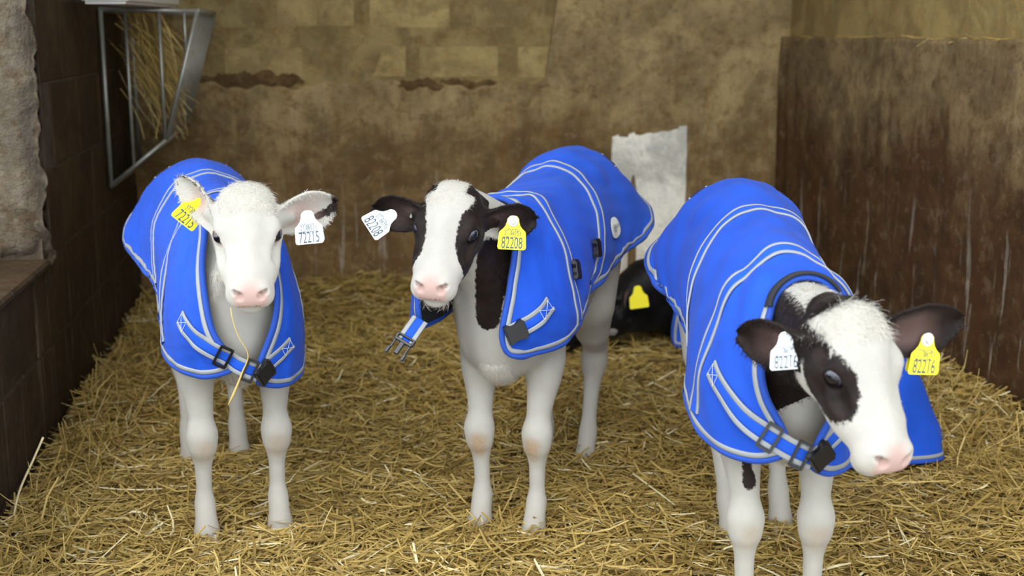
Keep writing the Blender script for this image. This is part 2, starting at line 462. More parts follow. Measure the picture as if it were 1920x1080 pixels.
# ------------------------------------------------------------------ signed-distance body builder
def smin(a, b, k):
    h = np.clip(.5 + .5 * (b - a) / k, 0, 1)
    return b + (a - b) * h - k * h * (1 - h)
class Field:
    def __init__(self): self.prims = []
    def chain(self, pts, k=.03):
        """tapered capsules joined end to end, blended into the rest as one limb"""
        pts = np.asarray(pts, np.float32)
        r = pts[:, 3:4]; lo = (pts[:, :3] - r).min(0); hi = (pts[:, :3] + r).max(0)
        def f(P):
            out = None
            for a, b in zip(pts[:-1], pts[1:]):
                ab = b[:3] - a[:3]; L = np.float32(max(ab @ ab, 1e-9))
                q = P - a[:3]
                t = np.clip((q @ ab) / L, 0, 1)
                q = q - t[..., None] * ab
                d = np.sqrt(np.einsum('...i,...i->...', q, q)) - (a[3] + (b[3] - a[3]) * t)
                out = d if out is None else np.minimum(out, d)
            return out
        self.prims.append((lo, hi, f, k, False))
    def ell(self, c, r, R=None, k=.03, sub=False):
        c = np.asarray(c, float); r = np.asarray(r, float)
        m = r.max(); R = np.eye(3) if R is None else np.asarray(R, float)
        ext = np.sqrt(((R * r) ** 2).sum(1))
        def f(P):
            q = ((P - c.astype(np.float32)) @ R.astype(np.float32)) / r.astype(np.float32)
            k0 = np.sqrt(np.einsum('...i,...i->...', q, q)); q = q / r.astype(np.float32)
            k1 = np.sqrt(np.einsum('...i,...i->...', q, q))
            return k0 * (k0 - 1) / np.maximum(k1, 1e-6)
        self.prims.append((c - ext, c + ext, f, k, sub))
    def custom(self, lo, hi, f, k): self.prims.append((np.asarray(lo, float), np.asarray(hi, float), f, k, False))
    def build(self, fine_lo, fine_hi, hc=.006, hf=.0026):
        lo = np.min([p[0] for p in self.prims if not p[4]], 0) - .03
        hi = np.max([p[1] for p in self.prims if not p[4]], 0) + .03
        ax = []
        for i in range(3):
            a, b = max(lo[i], fine_lo[i]), min(hi[i], fine_hi[i])
            parts = []
            if a > lo[i]: parts.append(np.arange(lo[i], a, hc))
            parts.append(np.arange(a, b, hf))
            if b < hi[i]: parts.append(np.arange(b, hi[i], hc))
            x = np.concatenate(parts); x = x[np.concatenate([[True], np.diff(x) > hf * .4])]
            ax.append(x)
        self.ax = ax
        D = np.full([len(x) for x in ax], .08, np.float32)
        mg = .022
        for (l, h, f, k, sub) in self.prims:
            s = []
            m2 = mg if not sub else .004
            for i in range(3):
                a = np.searchsorted(ax[i], l[i] - m2 - k); b = np.searchsorted(ax[i], h[i] + m2 + k)
                s.append(slice(a, max(b, a)))
            if any(x.stop <= x.start for x in s): continue
            g = np.stack(np.meshgrid(*[ax[i][s[i]].astype(np.float32) for i in range(3)], indexing='ij'), -1)
            d = f(g).astype(np.float32); cur = D[tuple(s)]
            if sub: D[tuple(s)] = -smin(-cur, d, k)
            else: D[tuple(s)] = smin(cur, d, k)
        self.D = D
        return self.nets()
    def nets(self):
        D = self.D; ax = self.ax; S = (D < 0)
        u = S.view(np.uint8)
        c = np.zeros([n - 1 for n in D.shape], np.uint8)
        offs = [(i, j, k) for i in (0, 1) for j in (0, 1) for k in (0, 1)]
        sh = c.shape
        for (i, j, k) in offs: c += u[i:i + sh[0], j:j + sh[1], k:k + sh[2]]
        act = (c > 0) & (c < 8)
        I = np.argwhere(act); n = len(I)
        vid = np.full(sh, -1, np.int32); vid[act] = np.arange(n)
        cv = np.stack([D[I[:, 0] + i, I[:, 1] + j, I[:, 2] + k] for (i, j, k) in offs], 1)
        cp = np.stack([np.stack([ax[0][I[:, 0] + i], ax[1][I[:, 1] + j], ax[2][I[:, 2] + k]], 1) for (i, j, k) in offs], 1)
        acc = np.zeros((n, 3)); cnt = np.zeros(n)
        for a in range(8):
            for b in range(a + 1, 8):
                if sum(abs(x - y) for x, y in zip(offs[a], offs[b])) != 1: continue
                m = (cv[:, a] < 0) != (cv[:, b] < 0)
                t = (cv[m, a] / (cv[m, a] - cv[m, b]))[:, None]
                acc[m] += cp[m, a] + t * (cp[m, b] - cp[m, a]); cnt[m] += 1
        V = acc / cnt[:, None]
        quads = []
        for axis in range(3):
            sl0 = [slice(None)] * 3; sl1 = [slice(None)] * 3
            sl0[axis] = slice(0, -1); sl1[axis] = slice(1, None)
            A = S[tuple(sl0)]; B = S[tuple(sl1)]
            E = np.argwhere(A != B)
            o1, o2 = (axis + 1) % 3, (axis + 2) % 3
            ok = (E[:, o1] > 0) & (E[:, o2] > 0) & (E[:, o1] < D.shape[o1] - 1) & (E[:, o2] < D.shape[o2] - 1)
            E = E[ok]
            def cell(d1, d2):
                e = E.copy(); e[:, o1] -= d1; e[:, o2] -= d2
                return vid[e[:, 0], e[:, 1], e[:, 2]]
            q = np.stack([cell(1, 1), cell(0, 1), cell(0, 0), cell(1, 0)], 1)
            fl = S[E[:, 0], E[:, 1], E[:, 2]]
            q[~fl] = q[~fl][:, ::-1]
            quads.append(q)
        F = np.concatenate(quads)
        F = F[(F >= 0).all(1)]
        # light smoothing along edges
        for _ in range(2):
            s = np.zeros_like(V); w = np.zeros(len(V))
            for a in range(4):
                i, j = F[:, a], F[:, (a + 1) % 4]
                for q in range(3):
                    s[:, q] += np.bincount(i, V[j, q], len(V)) + np.bincount(j, V[i, q], len(V))
                w += np.bincount(i, minlength=len(V)) + np.bincount(j, minlength=len(V))
            V = V * .6 + .4 * s / np.maximum(w, 1)[:, None]
        return V, F
    def sample(self, P):
        """trilinear distance and gradient"""
        def look(P):
            idx = []; fr = []
            for i in range(3):
                x = self.ax[i]; k = np.clip(np.searchsorted(x, P[:, i]) - 1, 0, len(x) - 2)
                idx.append(k); fr.append(np.clip((P[:, i] - x[k]) / (x[k + 1] - x[k]), 0, 1))
            out = 0
            for a in (0, 1):
                for b in (0, 1):
                    for c in (0, 1):
                        w = (fr[0] if a else 1 - fr[0]) * (fr[1] if b else 1 - fr[1]) * (fr[2] if c else 1 - fr[2])
                        out = out + w * self.D[idx[0] + a, idx[1] + b, idx[2] + c]
            return out
        d = look(P); e = .006
        g = np.stack([look(P + np.eye(3)[i] * e) - look(P - np.eye(3)[i] * e) for i in range(3)], 1)
        g /= np.linalg.norm(g, axis=1, keepdims=True) + 1e-9
        return d, g

def vnormals(V, F):
    n = np.cross(V[F[:, 2]] - V[F[:, 0]], V[F[:, 3]] - V[F[:, 1]])
    N = np.zeros_like(V)
    for a in range(4):
        for q in range(3): N[:, q] += np.bincount(F[:, a], n[:, q], len(V))
    return N / (np.linalg.norm(N, axis=1, keepdims=True) + 1e-12)
def blob(P, a, b, ra, rb):
    """signed amount: positive inside a tapered capsule"""
    a = np.asarray(a, float); b = np.asarray(b, float); ab = b - a
    t = np.clip(((P - a) @ ab) / max(ab @ ab, 1e-9), 0, 1)
    return ra + (rb - ra) * t - np.linalg.norm(P - a - t[:, None] * ab, axis=1)

class Calf:
    """Root empty on the floor; local x forward, y to the calf's left, z up; front feet at x = 0."""
    def __init__(self, front, fwd, label, group=None, z=0.0, scale=1.0):
        f = norm((fwd[0], fwd[1], 0)); self.s = scale
        self.R = np.stack([f, np.array([-f[1], f[0], 0]), np.array([0, 0, 1.])], 1)
        self.o = np.array([front[0], front[1], z])
        e = bpy.data.objects.new('calf', None); e.empty_display_size = .1
        link(e); e.location = self.o
        e.rotation_euler = (0, 0, math.atan2(f[1], f[0]))
        tag(e, label, 'calf', group); self.root = e
        self.F = Field()
    def w2l(self, p): return (np.asarray(p, float) - self.o) @ self.R
    def d2l(self, d): return np.asarray(d, float) @ self.R
    # -- head frame from world pose
    def head_pose(self, pos_w, yaw, pitch, roll, hs=1.0):
        y, p, r = [math.radians(a) for a in (yaw, pitch, roll)]
        X = np.array([math.sin(y) * math.cos(p), -math.cos(y) * math.cos(p), -math.sin(p)])
        Y0 = norm(np.cross([0, 0, 1.], X)); Z0 = np.cross(X, Y0)
        Y = Y0 * math.cos(r) + Z0 * math.sin(r); Z = np.cross(X, Y)
        self.Hw = np.stack([X, Y, Z], 1)
        self.H = np.stack([self.d2l(X), self.d2l(Y), self.d2l(Z)], 1)
        self.hp = self.w2l(pos_w); self.hs = hs
    def h2l(self, p): return self.hp + self.H @ (np.asarray(p, float) * self.hs)
    def l2h(self, P): return ((P - self.hp) @ self.H) / self.hs
    def add_head(self):
        F = self.F; s = self.hs; H = self.H; g = self.h2l
        def E(c, r, k=.02, rot=None, sub=False):
            R = H if rot is None else H @ rot
            c = np.array(c, float); r = np.array(r, float)
            wy = 1.16 if c[0] < .12 else 1.10                      # broad calf skull
            c[1] *= wy; r[1] *= wy
            F.ell(g(c), r * s, R, k * s, sub)
        def C(pts, k=.02): F.chain([(*g((p[0], p[1] * 1.3, p[2])), p[3] * s) for p in pts], k * s)
        def ry(a):
            a = math.radians(a); return np.array([[math.cos(a), 0, math.sin(a)], [0, 1, 0], [-math.sin(a), 0, math.cos(a)]])
        def rz(a):
            a = math.radians(a); return np.array([[math.cos(a), -math.sin(a), 0], [math.sin(a), math.cos(a), 0], [0, 0, 1]])
        E((-.045, 0, .006), (.085, .067, .070), .03)
        E((-.030, 0, .034), (.074, .064, .036), .03)
        E((-.088, 0, .036), (.038, .050, .036), .03)
        C([(.0, 0, -.012, .056), (.12, 0, -.020, .040)], .03)
        C([(.01, 0, .030, .034), (.075, 0, .020, .030), (.150, 0, .006, .026)], .03)
        for sg in (1, -1):
            C([(.0, sg * .034, .002, .037), (.07, sg * .030, -.004, .035), (.13, sg * .022, -.010, .029)], .03)
            E((.050, sg * .036, -.026), (.075, .024, .036), .03)
            E((-.035, sg * .036, -.045), (.062, .032, .052), .03)
            E((.006, sg * .048, .024), (.036, .024, .028), .02)
            E((.000, sg * .054, .047), (.024, .013, .009), .012)
            E((.166, sg * .027, -.020), (.032, .026, .030), .016)          # upper lips
            E((.172, sg * .026, .008), (.018, .016, .014), .012)           # nostril wings
        E((.160, 0, -.014), (.036, .044, .036), .02)
        E((.182, 0, -.002), (.012, .032, .026), .010, ry(-38))             # nose pad
        C([(-.06, 0, -.062, .036), (.03, 0, -.062, .030), (.120, 0, -.054, .022)], .03)
        E((.158, 0, -.064), (.032, .033, .018), .010)                      # chin
        for sg in (1, -1):
            E((np.array(self.eye_c(sg)) + np.array((.006, sg * .004, 0))) / np.array((1, 1.16, 1)), (.0200, .0180, .0175), .004, None, True)
            E((.192, sg * .0235, .006), (.013, .0080, .0105), .005, rz(sg * 25) @ ry(-25), True)
            E((.186, sg * .0330, .012), (.014, .0100, .0060), .005, rz(sg * 40) @ ry(-10), True)
            E((.138, sg * .040, -.0465), (.030, .016, .0024), .004, rz(sg * -18), True)
        E((.176, 0, -.0490), (.026, .042, .0032), .004, ry(6), True)
        for sg in (1, -1):
            E((.062, sg * .062, .012), (.030, .012, .012), .022, rz(sg * -14), True)     # hollow in front of the eye
            E((-.040, sg * .070, .032), (.030, .012, .014), .022, None, True)
    def eye_c(self, sg): return (.014, sg * .0650, .024)
    def add_ear(self, sg, dir_w, face_w, L=.14, W=.046, cup=.020, base=None, droop=0.0):
        """leaf-shaped cupped ear; dir_w along the ear, face_w towards its open side"""
        b = self.h2l(base if base is not None else (-.068, sg * .072, -.020))
        u = norm(self.d2l(dir_w)); n = self.d2l(face_w); n = norm(n - u * (n @ u)); v = np.cross(n, u)
        R = np.stack([u, v, n], 1); us = np.array([-.02, 0, .15, .35, .6, .8, .92, 1.0]) * L
        ws = np.array([.42, .44, .60, .90, 1.0, .78, .48, .16]) * W
        th = .0048
        def coords(P):
            q = (P - b) @ R
            uu = q[..., 0]; t = np.clip(uu / L, 0, 1)
            Wc = np.interp(uu, us, ws)
            c = cup * (1 - .35 * t)
            vv = q[..., 1]
            ww = q[..., 2] - c * (np.clip(np.abs(vv) / Wc, 0, 1.2) ** 2 - .9) - .02 * t * (1 - t) + droop * t * t
            return uu, vv, ww, Wc
        def f(P):
            uu, vv, ww, Wc = coords(P)
            du = np.maximum(np.maximum(-.02 - uu, uu - L), 0); dv = np.maximum(np.abs(vv) - Wc, 0)
            thick = th + .006 * np.clip(1 - uu / (.35 * L), 0, 1)
            return (np.sqrt(du ** 2 + dv ** 2 + ww ** 2) - thick) * .8
        pts = [b + R @ np.array([x, y, z]) for x in (-.03, L + .01) for y in (-W, W) for z in (-.035, .035)]
        self.F.custom(np.min(pts, 0), np.max(pts, 0), f, .012)
        self.F.chain([(*self.h2l((-.065, sg * .042, -.010)), .028), (*(b + u * .03 - n * .006), .019)], .02)
        self.ears[sg] = (b, R, L, coords)
    ears = None
    def finish(self, mark, hf=.0031, hc=.0068, mat=None, speck=True, rim=1.0):
        pts = np.array([self.h2l(p) for p in [(x, y, z) for x in (-.12, .22) for y in (-.08, .08) for z in (-.1, .1)]])
        lo, hi = pts.min(0) - .015, pts.max(0) + .015
        V, Q = self.F.build(lo, hi, hc, hf)
        self.V, self.Q = V, Q
        P = self.l2h(V); a = {}
        Wp = V @ self.R.T + self.o
        dark, tan = mark(P, V, Wp, self)
        near = np.abs(P[:, 0]) < .5
        pc = np.sqrt(((P[:, 1]) / .044) ** 2 + ((P[:, 2] + .004 + .35 * (P[:, 0] - .185)) / .030) ** 2)
        pk = np.clip((1.05 - pc) / .25, 0, 1) * np.clip((P[:, 0] - .158) / .014, 0, 1)
        pk = np.maximum(pk, np.clip((P[:, 0] - .176) / .01, 0, 1) * np.clip((.020 - np.abs(P[:, 1])) / .01, 0, 1) * (P[:, 2] < 0) * (P[:, 2] > -.05))
        # lips and eyelids carry bare skin as well
        a['pink'] = np.clip(pk, 0, 1) * .75
        for sg in (1, -1):
            b, R, L, co = self.ears[sg]
            uu, vv, ww, Wc = co(V)
            ins = (np.abs(ww) < .02) & (uu > .015) & (uu < L * .8) & (np.abs(vv) < Wc * .85) & (ww > 0)
            a['pink'] = np.maximum(a['pink'], ins * self.ear_pink * np.clip((Wc * .9 - np.abs(vv)) / .02, 0, 1) * np.clip((L * .8 - uu) / .05, 0, 1))
        rimv = np.zeros(len(V))
        for sg in (1, -1):
            d = np.linalg.norm((P - np.array(self.eye_c(sg))) / np.array([1.1, 1, .95]), axis=1)
            rimv = np.maximum(rimv, np.clip((.0225 - d) / .003, 0, 1) * rim)
            a['pink'] = np.maximum(a['pink'], np.clip((.029 - d) / .006, 0, 1) * .35 * (dark < 0))
        for sg in (1, -1):   # inside of the nostril
            d = np.minimum(np.linalg.norm(P - np.array((.184, sg * .0262, .008)), axis=1), np.linalg.norm(P - np.array((.181, sg * .0350, .012)), axis=1))
            rimv = np.maximum(rimv, np.clip((.0085 - d) / .004, 0, 1) * .6)
        mouth = np.clip((.0035 - np.abs(P[:, 2] + .0470)) / .002, 0, 1) * (P[:, 0] > .12) * (P[:, 0] < .21)
        rimv = np.maximum(rimv, mouth * .45)
        a['rim'] = rimv; a['dark'] = dark; a['tan'] = tan
        a['speck'] = np.clip(1 - np.abs(P[:, 2] + .030) / .018, 0, 1) * np.clip((P[:, 0] - .158) / .02, 0, 1) * np.clip((.034 - np.abs(P[:, 1])) / .01, 0, 1) * (1.7 if speck else 0)
        self.att = a; self.N = vnormals(V, Q)
        self.mat = mat or M['coat']
        self.body = mesh_np('body', V, Q, self.mat, self.root, True, a)
        return self
    ear_pink = .45
    def eyes(self, look=(.5, .0), sclera=True):
        for sg in (1, -1):
            c = np.array(self.eye_c(sg)); c[1] -= sg * .0005
            r = .0200 * self.hs
            ax = norm(np.array([.62, sg * .78, .05]))
            cl = self.h2l(c); d = norm(self.H @ ax)
            bm = bmesh.new(); bmesh.ops.create_uvsphere(bm, u_segments=28, v_segments=18, radius=r)
            q = Vector(d).to_track_quat('Z', 'Y').to_matrix().to_4x4()
            bmesh.ops.transform(bm, matrix=Matrix.Translation(Vector(cl)) @ q, verts=bm.verts)
            e = bm_obj('eye', bm, M['sclera'] if sclera else M['eye'], self.root, True)
            if sclera:
                g = norm(self.H @ norm(np.array([look[0], sg * .85, look[1]])))
                n = 24; vs = []; rings = np.linspace(0, .80, 7)
                q3 = np.array(Vector(g).to_track_quat('Z', 'Y').to_matrix())
                for t in rings:
                    for k in range(n):
                        an = 2 * math.pi * k / n
                        vs.append(cl + (r * 1.02) * (q3 @ np.array([math.sin(t) * math.cos(an), math.sin(t) * math.sin(an), math.cos(t)])))
                idx = np.arange(len(rings) * n).reshape(-1, n)
                F = np.stack([idx[:-1], idx[1:], np.roll(idx[1:], -1, 1), np.roll(idx[:-1], -1, 1)], -1).reshape(-1, 4)
                ir = mesh_np('iris', np.array(vs), F, [M['iris'], M['eye']], e, True, None, (np.arange(len(F)) // n < 4).astype(int))
    # -- standing body
    def add_torso(self, hipz=.0, fd=0.0):
        F = self.F
        F.ell((-.08, 0, .635 - fd), (.21, .130, .205), k=.05)
        F.ell((-.35, 0, .635), (.30, .148, .200), k=.05)
        F.ell((-.62, 0, .70 + hipz), (.20, .112, .175), k=.05)
        F.ell((-.11, 0, .775 - fd), (.16, .050, .075), k=.05)
        F.ell((.045, 0, .545), (.095, .085, .130), k=.05)
        F.chain([(-.15, 0, .80 - fd, .04), (-.6, 0, .84 + hipz, .045), (-.76, 0, .82 + hipz, .035)], .05)
        F.chain([(-.77, 0, .83 + hipz, .025), (-.84, 0, .74, .018), (-.86, 0, .45, .014), (-.85, 0, .36, .03)], .02)
        for s in (1, -1):
            F.ell((-.02, s * .082, .60 - fd), (.10, .046, .17), k=.05)
            F.ell((-.58, s * .072, .80 + hipz), (.08, .04, .05), k=.05)
            F.ell((-.63, s * .082, .61), (.13, .062, .19), k=.05)
    def add_front_leg(self, s, dx=0.0, dy=0.0, y0=.095, knee_dy=0.0):
        pts = [(-.02, y0 - .005, .56, .066), (-.03, y0 + .002, .46, .054), (-.012, y0 + .003, .385, .038), (.002, y0, .325, .0305),
               (.008, y0, .280, .034), (.006, y0, .235, .030), (.000, y0, .19, .0215), (-.004, y0, .13, .0200), (-.002, y0, .095, .0265), (.012, y0, .058, .0270), (.020, y0, .028, .0325), (.022, y0, .012, .0330)]
        out = []
        for (x, y, z, r) in pts:
            t = np.clip((.5 - z) / .5, 0, 1); kb = math.exp(-((z - .27) / .08) ** 2)
            out.append((x + dx * t, s * (y + knee_dy * kb) + dy * t, z, r))
        self.F.chain(out, .018)
        t = .46; kx = .016 + dx * t; ky = s * (y0 + knee_dy) + dy * t
        self.F.ell((kx, ky, .275), (.030, .0380, .044), k=.016)
        self.F.ell((kx - .002, ky, .243), (.025, .031, .022), k=.014)
        self.F.ell((out[2][0] - .004, out[2][1] + s * .008, .445), (.044, .038, .075), k=.02)
        self.F.ell((out[8][0] - .018, out[8][1], .088), (.014, .020, .018), k=.014)
        self.feet.append((out[-1][0], out[-1][1]))
    def add_hind_leg(self, s, dx=0.0, dy=0.0, y0=.095):
        pts = [(-.62, y0 - .02, .60, .095), (-.555, y0, .49, .075), (-.60, y0 + .005, .41, .052), (-.655, y0 + .006, .355, .036),
               (-.672, y0, .32, .034), (-.668, y0, .275, .030), (-.655, y0, .215, .0230), (-.640, y0, .14, .0215), (-.636, y0, .10, .0275), (-.618, y0, .060, .027), (-.610, y0, .028, .0325), (-.608, y0, .012, .0330)]
        out = []
        for (x, y, z, r) in pts:
            t = np.clip((.58 - z) / .58, 0, 1)
            out.append((x + dx * t, s * y + dy * t, z, r))
        self.F.chain(out, .02)
        self.F.ell((out[3][0] - .022, out[3][1], .355), (.022, .022, .035), k=.02)
        self.F.ell((out[4][0] + .004, out[4][1], .30), (.040, .037, .05), k=.02)
        self.feet.append((out[-1][0], out[-1][1]))
    def hooves(self):
        for (x, y) in self.feet:
            V = []; Fq = []; base = 0
            for s in (1, -1):
                rings = [(.026, .000, .012, .020), (.018, .004, .0155, .028), (.006, .008, .017, .033), (-.010, .011, .018, .036)]
                n = 14
                for (z, ox, ry, rx) in rings:
                    for k in range(n):
                        a = 2 * math.pi * k / n
                        px = ox + rx * math.cos(a) + .008 * max(0, math.cos(a)) ** 3
                        py = s * .0165 + ry * math.sin(a) * (.8 if math.sin(a) * s < 0 else 1) * (1 - .25 * max(0, math.cos(a)))
                        V.append((x + px + .006, y + py, z))
                idx = base + np.arange(len(rings) * n).reshape(-1, n)
                Fq.append(np.stack([idx[:-1], idx[1:], np.roll(idx[1:], -1, 1), np.roll(idx[:-1], -1, 1)], -1).reshape(-1, 4))
                base = len(V)
            mesh_np('hoof', np.array(V), np.vstack(Fq), M['hoof'], self.root)
    def neck(self, k=.04, top_r=.062, thr_r=.066, az=.765):
        a = np.array([-.05, 0, az]); b = self.h2l((-.085, 0, .005))
        c = np.array([.05, 0, .60]); d = self.h2l((-.055, 0, -.045))
        def curve(p0, p3, t0, t1, r0, r1, n=6):
            p1 = p0 + t0; p2 = p3 - t1; out = []
            for i in range(n):
                t = i / (n - 1); q = (1 - t) ** 3 * p0 + 3 * (1 - t) ** 2 * t * p1 + 3 * (1 - t) * t * t * p2 + t ** 3 * p3
                out.append((*q, r0 + (r1 - r0) * t))
            return out
        hx = self.H[:, 0] * .06
        self.F.chain(curve(a, b, np.array([.09, 0, .02]), hx * np.array([1, 1, 0]) , top_r, .056), k)
        self.F.chain(curve(c, d, np.array([.05, 0, .05]), hx * np.array([1, 1, 0]), thr_r, .054), k)
    # -- loose hair strands
    def hair(self, name, mask, count, length, width, drop=.6, curl=0.0, seed=1, lift=.5, fwd=None, dark=None):
        r = np.random.default_rng(seed)
        w = mask.astype(float)
        if w.sum() <= 0: return None
        ids = r.choice(len(self.V), count, p=w / w.sum())
        P = self.V[ids] + r.normal(size=(count, 3)) * .0015; N = self.N[ids]
        g = np.tile(np.array([0, 0, -1.]) if fwd is None else np.asarray(fwd, float), (count, 1))
        g = g + r.normal(size=(count, 3)) * .35
        tdir = g - N * (g * N).sum(1, keepdims=True); tdir /= np.linalg.norm(tdir, axis=1, keepdims=True) + 1e-9
        L = length * r.uniform(.55, 1.25, count)[:, None]
        side = np.cross(N, tdir); side += r.normal(size=(count, 3)) * .3
        side /= np.linalg.norm(side, axis=1, keepdims=True)
        cu = curl * r.normal(size=(count, 1))
        p0 = P - N * .002
        p1 = P + L * (.4 * tdir * (1 - lift) + .4 * N * lift) + side * L * cu * .25
        p2 = P + L * (.75 * tdir * drop + .45 * N * lift) + side * L * cu * .6
        p3 = P + L * (1.0 * tdir * drop + .30 * N * lift) + side * L * cu * .7
        ww = width * r.uniform(.7, 1.3, (count, 1))
        vs = np.stack([p0 - side * ww, p0 + side * ww, p1 - side * ww * .9, p1 + side * ww * .9, p2 - side * ww * .55, p2 + side * ww * .55, p3], 1)
        b = np.arange(count)[:, None] * 7
        q = np.concatenate([b + np.array([0, 1, 3, 2]), b + np.array([2, 3, 5, 4])])
        t = b + np.array([4, 5, 6])
        at = {k: np.repeat(v[ids], 7) for k, v in self.att.items()}
        at['speck'][:] = 0; at['rim'][:] = 0
        o = mesh_np(name, vs.reshape(-1, 3), [q, t], M['fur_' + self.mat.name], self.root, True, at)
        o['kind'] = 'stuff'
        return o

# ------------------------------------------------------------------ jacket
def catmull(P, t):
    """P (n,...) control points, t in [0,n-1]"""
    n = len(P); i = np.clip(np.floor(t).astype(int), 0, n - 2); f = (t - i)
    f = f.reshape(f.shape + (1,) * (P.ndim - 1))
    p1 = P[i]; p2 = P[i + 1]
    p0 = np.where((i > 0).reshape(f.shape), P[np.maximum(i - 1, 0)], 2 * p1 - p2)
    p3 = np.where((i < n - 2).reshape(f.shape), P[np.minimum(i + 2, n - 1)], 2 * p2 - p1)
    return .5 * (2 * p1 + (p2 - p0) * f + (2 * p0 - 5 * p1 + 4 * p2 - p3) * f ** 2 + (3 * p1 - p0 - 3 * p2 + p3) * f ** 3)
JROWS = [  # one side from the spine (first) to the hem (last), rear row first
    [(-.880, 0, .805), (-.882, .070, .795), (-.880, .135, .765), (-.870, .190, .720), (-.850, .236, .665)],
    [(-.740, 0, .895), (-.742, .076, .875), (-.742, .142, .820), (-.738, .192, .742), (-.728, .228, .650)],
    [(-.580, 0, .897), (-.580, .078, .872), (-.580, .140, .790), (-.570, .175, .700), (-.550, .194, .620)],
    [(-.420, 0, .875), (-.420, .082, .852), (-.415, .146, .770), (-.405, .168, .675), (-.390, .172, .592)],
    [(-.280, 0, .860), (-.275, .080, .840), (-.265, .142, .750), (-.250, .166, .645), (-.235, .166, .552)],
    [(-.150, 0, .860), (-.140, .075, .840), (-.125, .135, .740), (-.100, .170, .610), (-.080, .176, .495)],
    [(-.050, 0, .865), (-.030, .070, .840), (-.005, .128, .730), (.030, .162, .585), (.055, .162, .455)],
    [(.010, 0, .865), (.035, .064, .832), (.080, .110, .715), (.140, .125, .575), (.165, .092, .448)],
    [(.045, 0, .865), (.075, .060, .820), (.135, .085, .700), (.185, .068, .570), (.200, .002, .478)],
]
class Jacket:
    def __init__(self, calf, left=None, right=None, seed=1, clear=.014, ns=116, nt=136, corner=(.15, .035, .22), smooth=3, lining_label=None):
        self.c = calf
        L = np.array(left if left is not None else JROWS, float)
        Rr = np.array(right if right is not None else JROWS, float); Rr = Rr * np.array([1, -1, 1])
        G = np.concatenate([Rr[:, ::-1], L[:, 1:]], 1)            # columns from right hem to left hem
        n, m, _ = G.shape
        t = np.linspace(-1, 1, nt); ra, rf, ta = corner
        k = np.clip((np.abs(t) - (1 - ta)) / ta, 0, 1); inset = 1 - np.sqrt(1 - np.minimum(k, .999) ** 2)
        C = catmull(np.swapaxes(G, 0, 1), (t + 1) / 2 * (m - 1))  # nt, n, 3
        a = np.linspace(0, 1, ns)
        S = np.empty((ns, nt, 3))
        for j in range(nt):
            s = inset[j] * ra + a * (1 - (ra + rf) * inset[j])
            S[:, j] = catmull(C[j], s * (n - 1))
        # keep clear of the body, relax, add folds
        for it in range(smooth):
            P = S.reshape(-1, 3)
            for _ in range(2):
                d, g = calf.F.sample(P); push = np.clip(clear - d, 0, .06)
                P = P + g * push[:, None]
            S = P.reshape(ns, nt, 3)
            Q = S.copy()
            Q[1:-1, 1:-1] = .4 * S[1:-1, 1:-1] + .15 * (S[:-2, 1:-1] + S[2:, 1:-1] + S[1:-1, :-2] + S[1:-1, 2:])
            S = Q
        N = self.normals(S)
        A, B = np.meshgrid(a, t, indexing='ij')
        q = np.stack([A.ravel() * 6, B.ravel() * 3], 1)
        hang = np.clip(np.abs(B) - .45, 0, 1).ravel() / .55
        r = np.random.default_rng(seed)
        w = .0045 * wavy(q, seed, 1.6) + hang * (.0085 * wavy(np.stack([A.ravel() * 11 + B.ravel() * 2, B.ravel() * 2.0], 1), seed + 1, 1.3) + .0012 * wavy(np.stack([A.ravel() * 24, B.ravel() * 5], 1), seed + 2, 1.2))
        w = w + .0018 * wavy(np.stack([A.ravel() * 22, B.ravel() * 11], 1), seed + 3, 1.3)
        P = S.reshape(-1, 3) + N.reshape(-1, 3) * w[:, None]
        d, g = calf.F.sample(P); P = P + g * np.clip(clear * .7 - d, 0, .05)[:, None]
        self.S = P.reshape(ns, nt, 3); self.Nn = self.normals(self.S); self.ns, self.nt = ns, nt
        self.build()
    def normals(self, S):
        n = np.cross(np.gradient(S, axis=0), np.gradient(S, axis=1))
        n /= np.linalg.norm(n, axis=2, keepdims=True) + 1e-12
        # outward: spine normal must point up
        if n[S.shape[0] // 2, S.shape[1] // 2, 2] < 0: n = -n
        return n
    def at(self, a, b):
        """bilinear point and normal at a (0 rear..1 neck), b (0 right hem..1 left hem)"""
        a = np.atleast_1d(np.asarray(a, float)); b = np.atleast_1d(np.asarray(b, float))
        x = np.clip(a, 0, 1) * (self.ns - 1); y = np.clip(b, 0, 1) * (self.nt - 1)
        i = np.clip(x.astype(int), 0, self.ns - 2); j = np.clip(y.astype(int), 0, self.nt - 2)
        f = (x - i)[:, None]; g = (y - j)[:, None]
        def s(T): return T[i, j] * (1 - f) * (1 - g) + T[i + 1, j] * f * (1 - g) + T[i, j + 1] * (1 - f) * g + T[i + 1, j + 1] * f * g
        n = s(self.Nn); return s(self.S), n / np.linalg.norm(n, axis=1, keepdims=True)
    def nearest(self, p):
        d = np.linalg.norm(self.S - np.asarray(p), axis=2); k = np.unravel_index(d.argmin(), d.shape)
        return k[0] / (self.ns - 1), k[1] / (self.nt - 1)
    def build(self):
        ns, nt = self.ns, self.nt; th = .008
        out = self.S; inn = self.S - self.Nn * th
        V = np.vstack([out.reshape(-1, 3), inn.reshape(-1, 3)])
        idx = np.arange(ns * nt).reshape(ns, nt); n0 = ns * nt
        q = np.stack([idx[:-1, :-1], idx[1:, :-1], idx[1:, 1:], idx[:-1, 1:]], -1).reshape(-1, 4)
        a, b, c = out[0, 0], out[1, 0], out[1, 1]
        fn = np.cross(out[ns // 2 + 1, nt // 2] - out[ns // 2, nt // 2], out[ns // 2, nt // 2 + 1] - out[ns // 2, nt // 2])
        if fn @ self.Nn[ns // 2, nt // 2] < 0: q = q[:, ::-1]
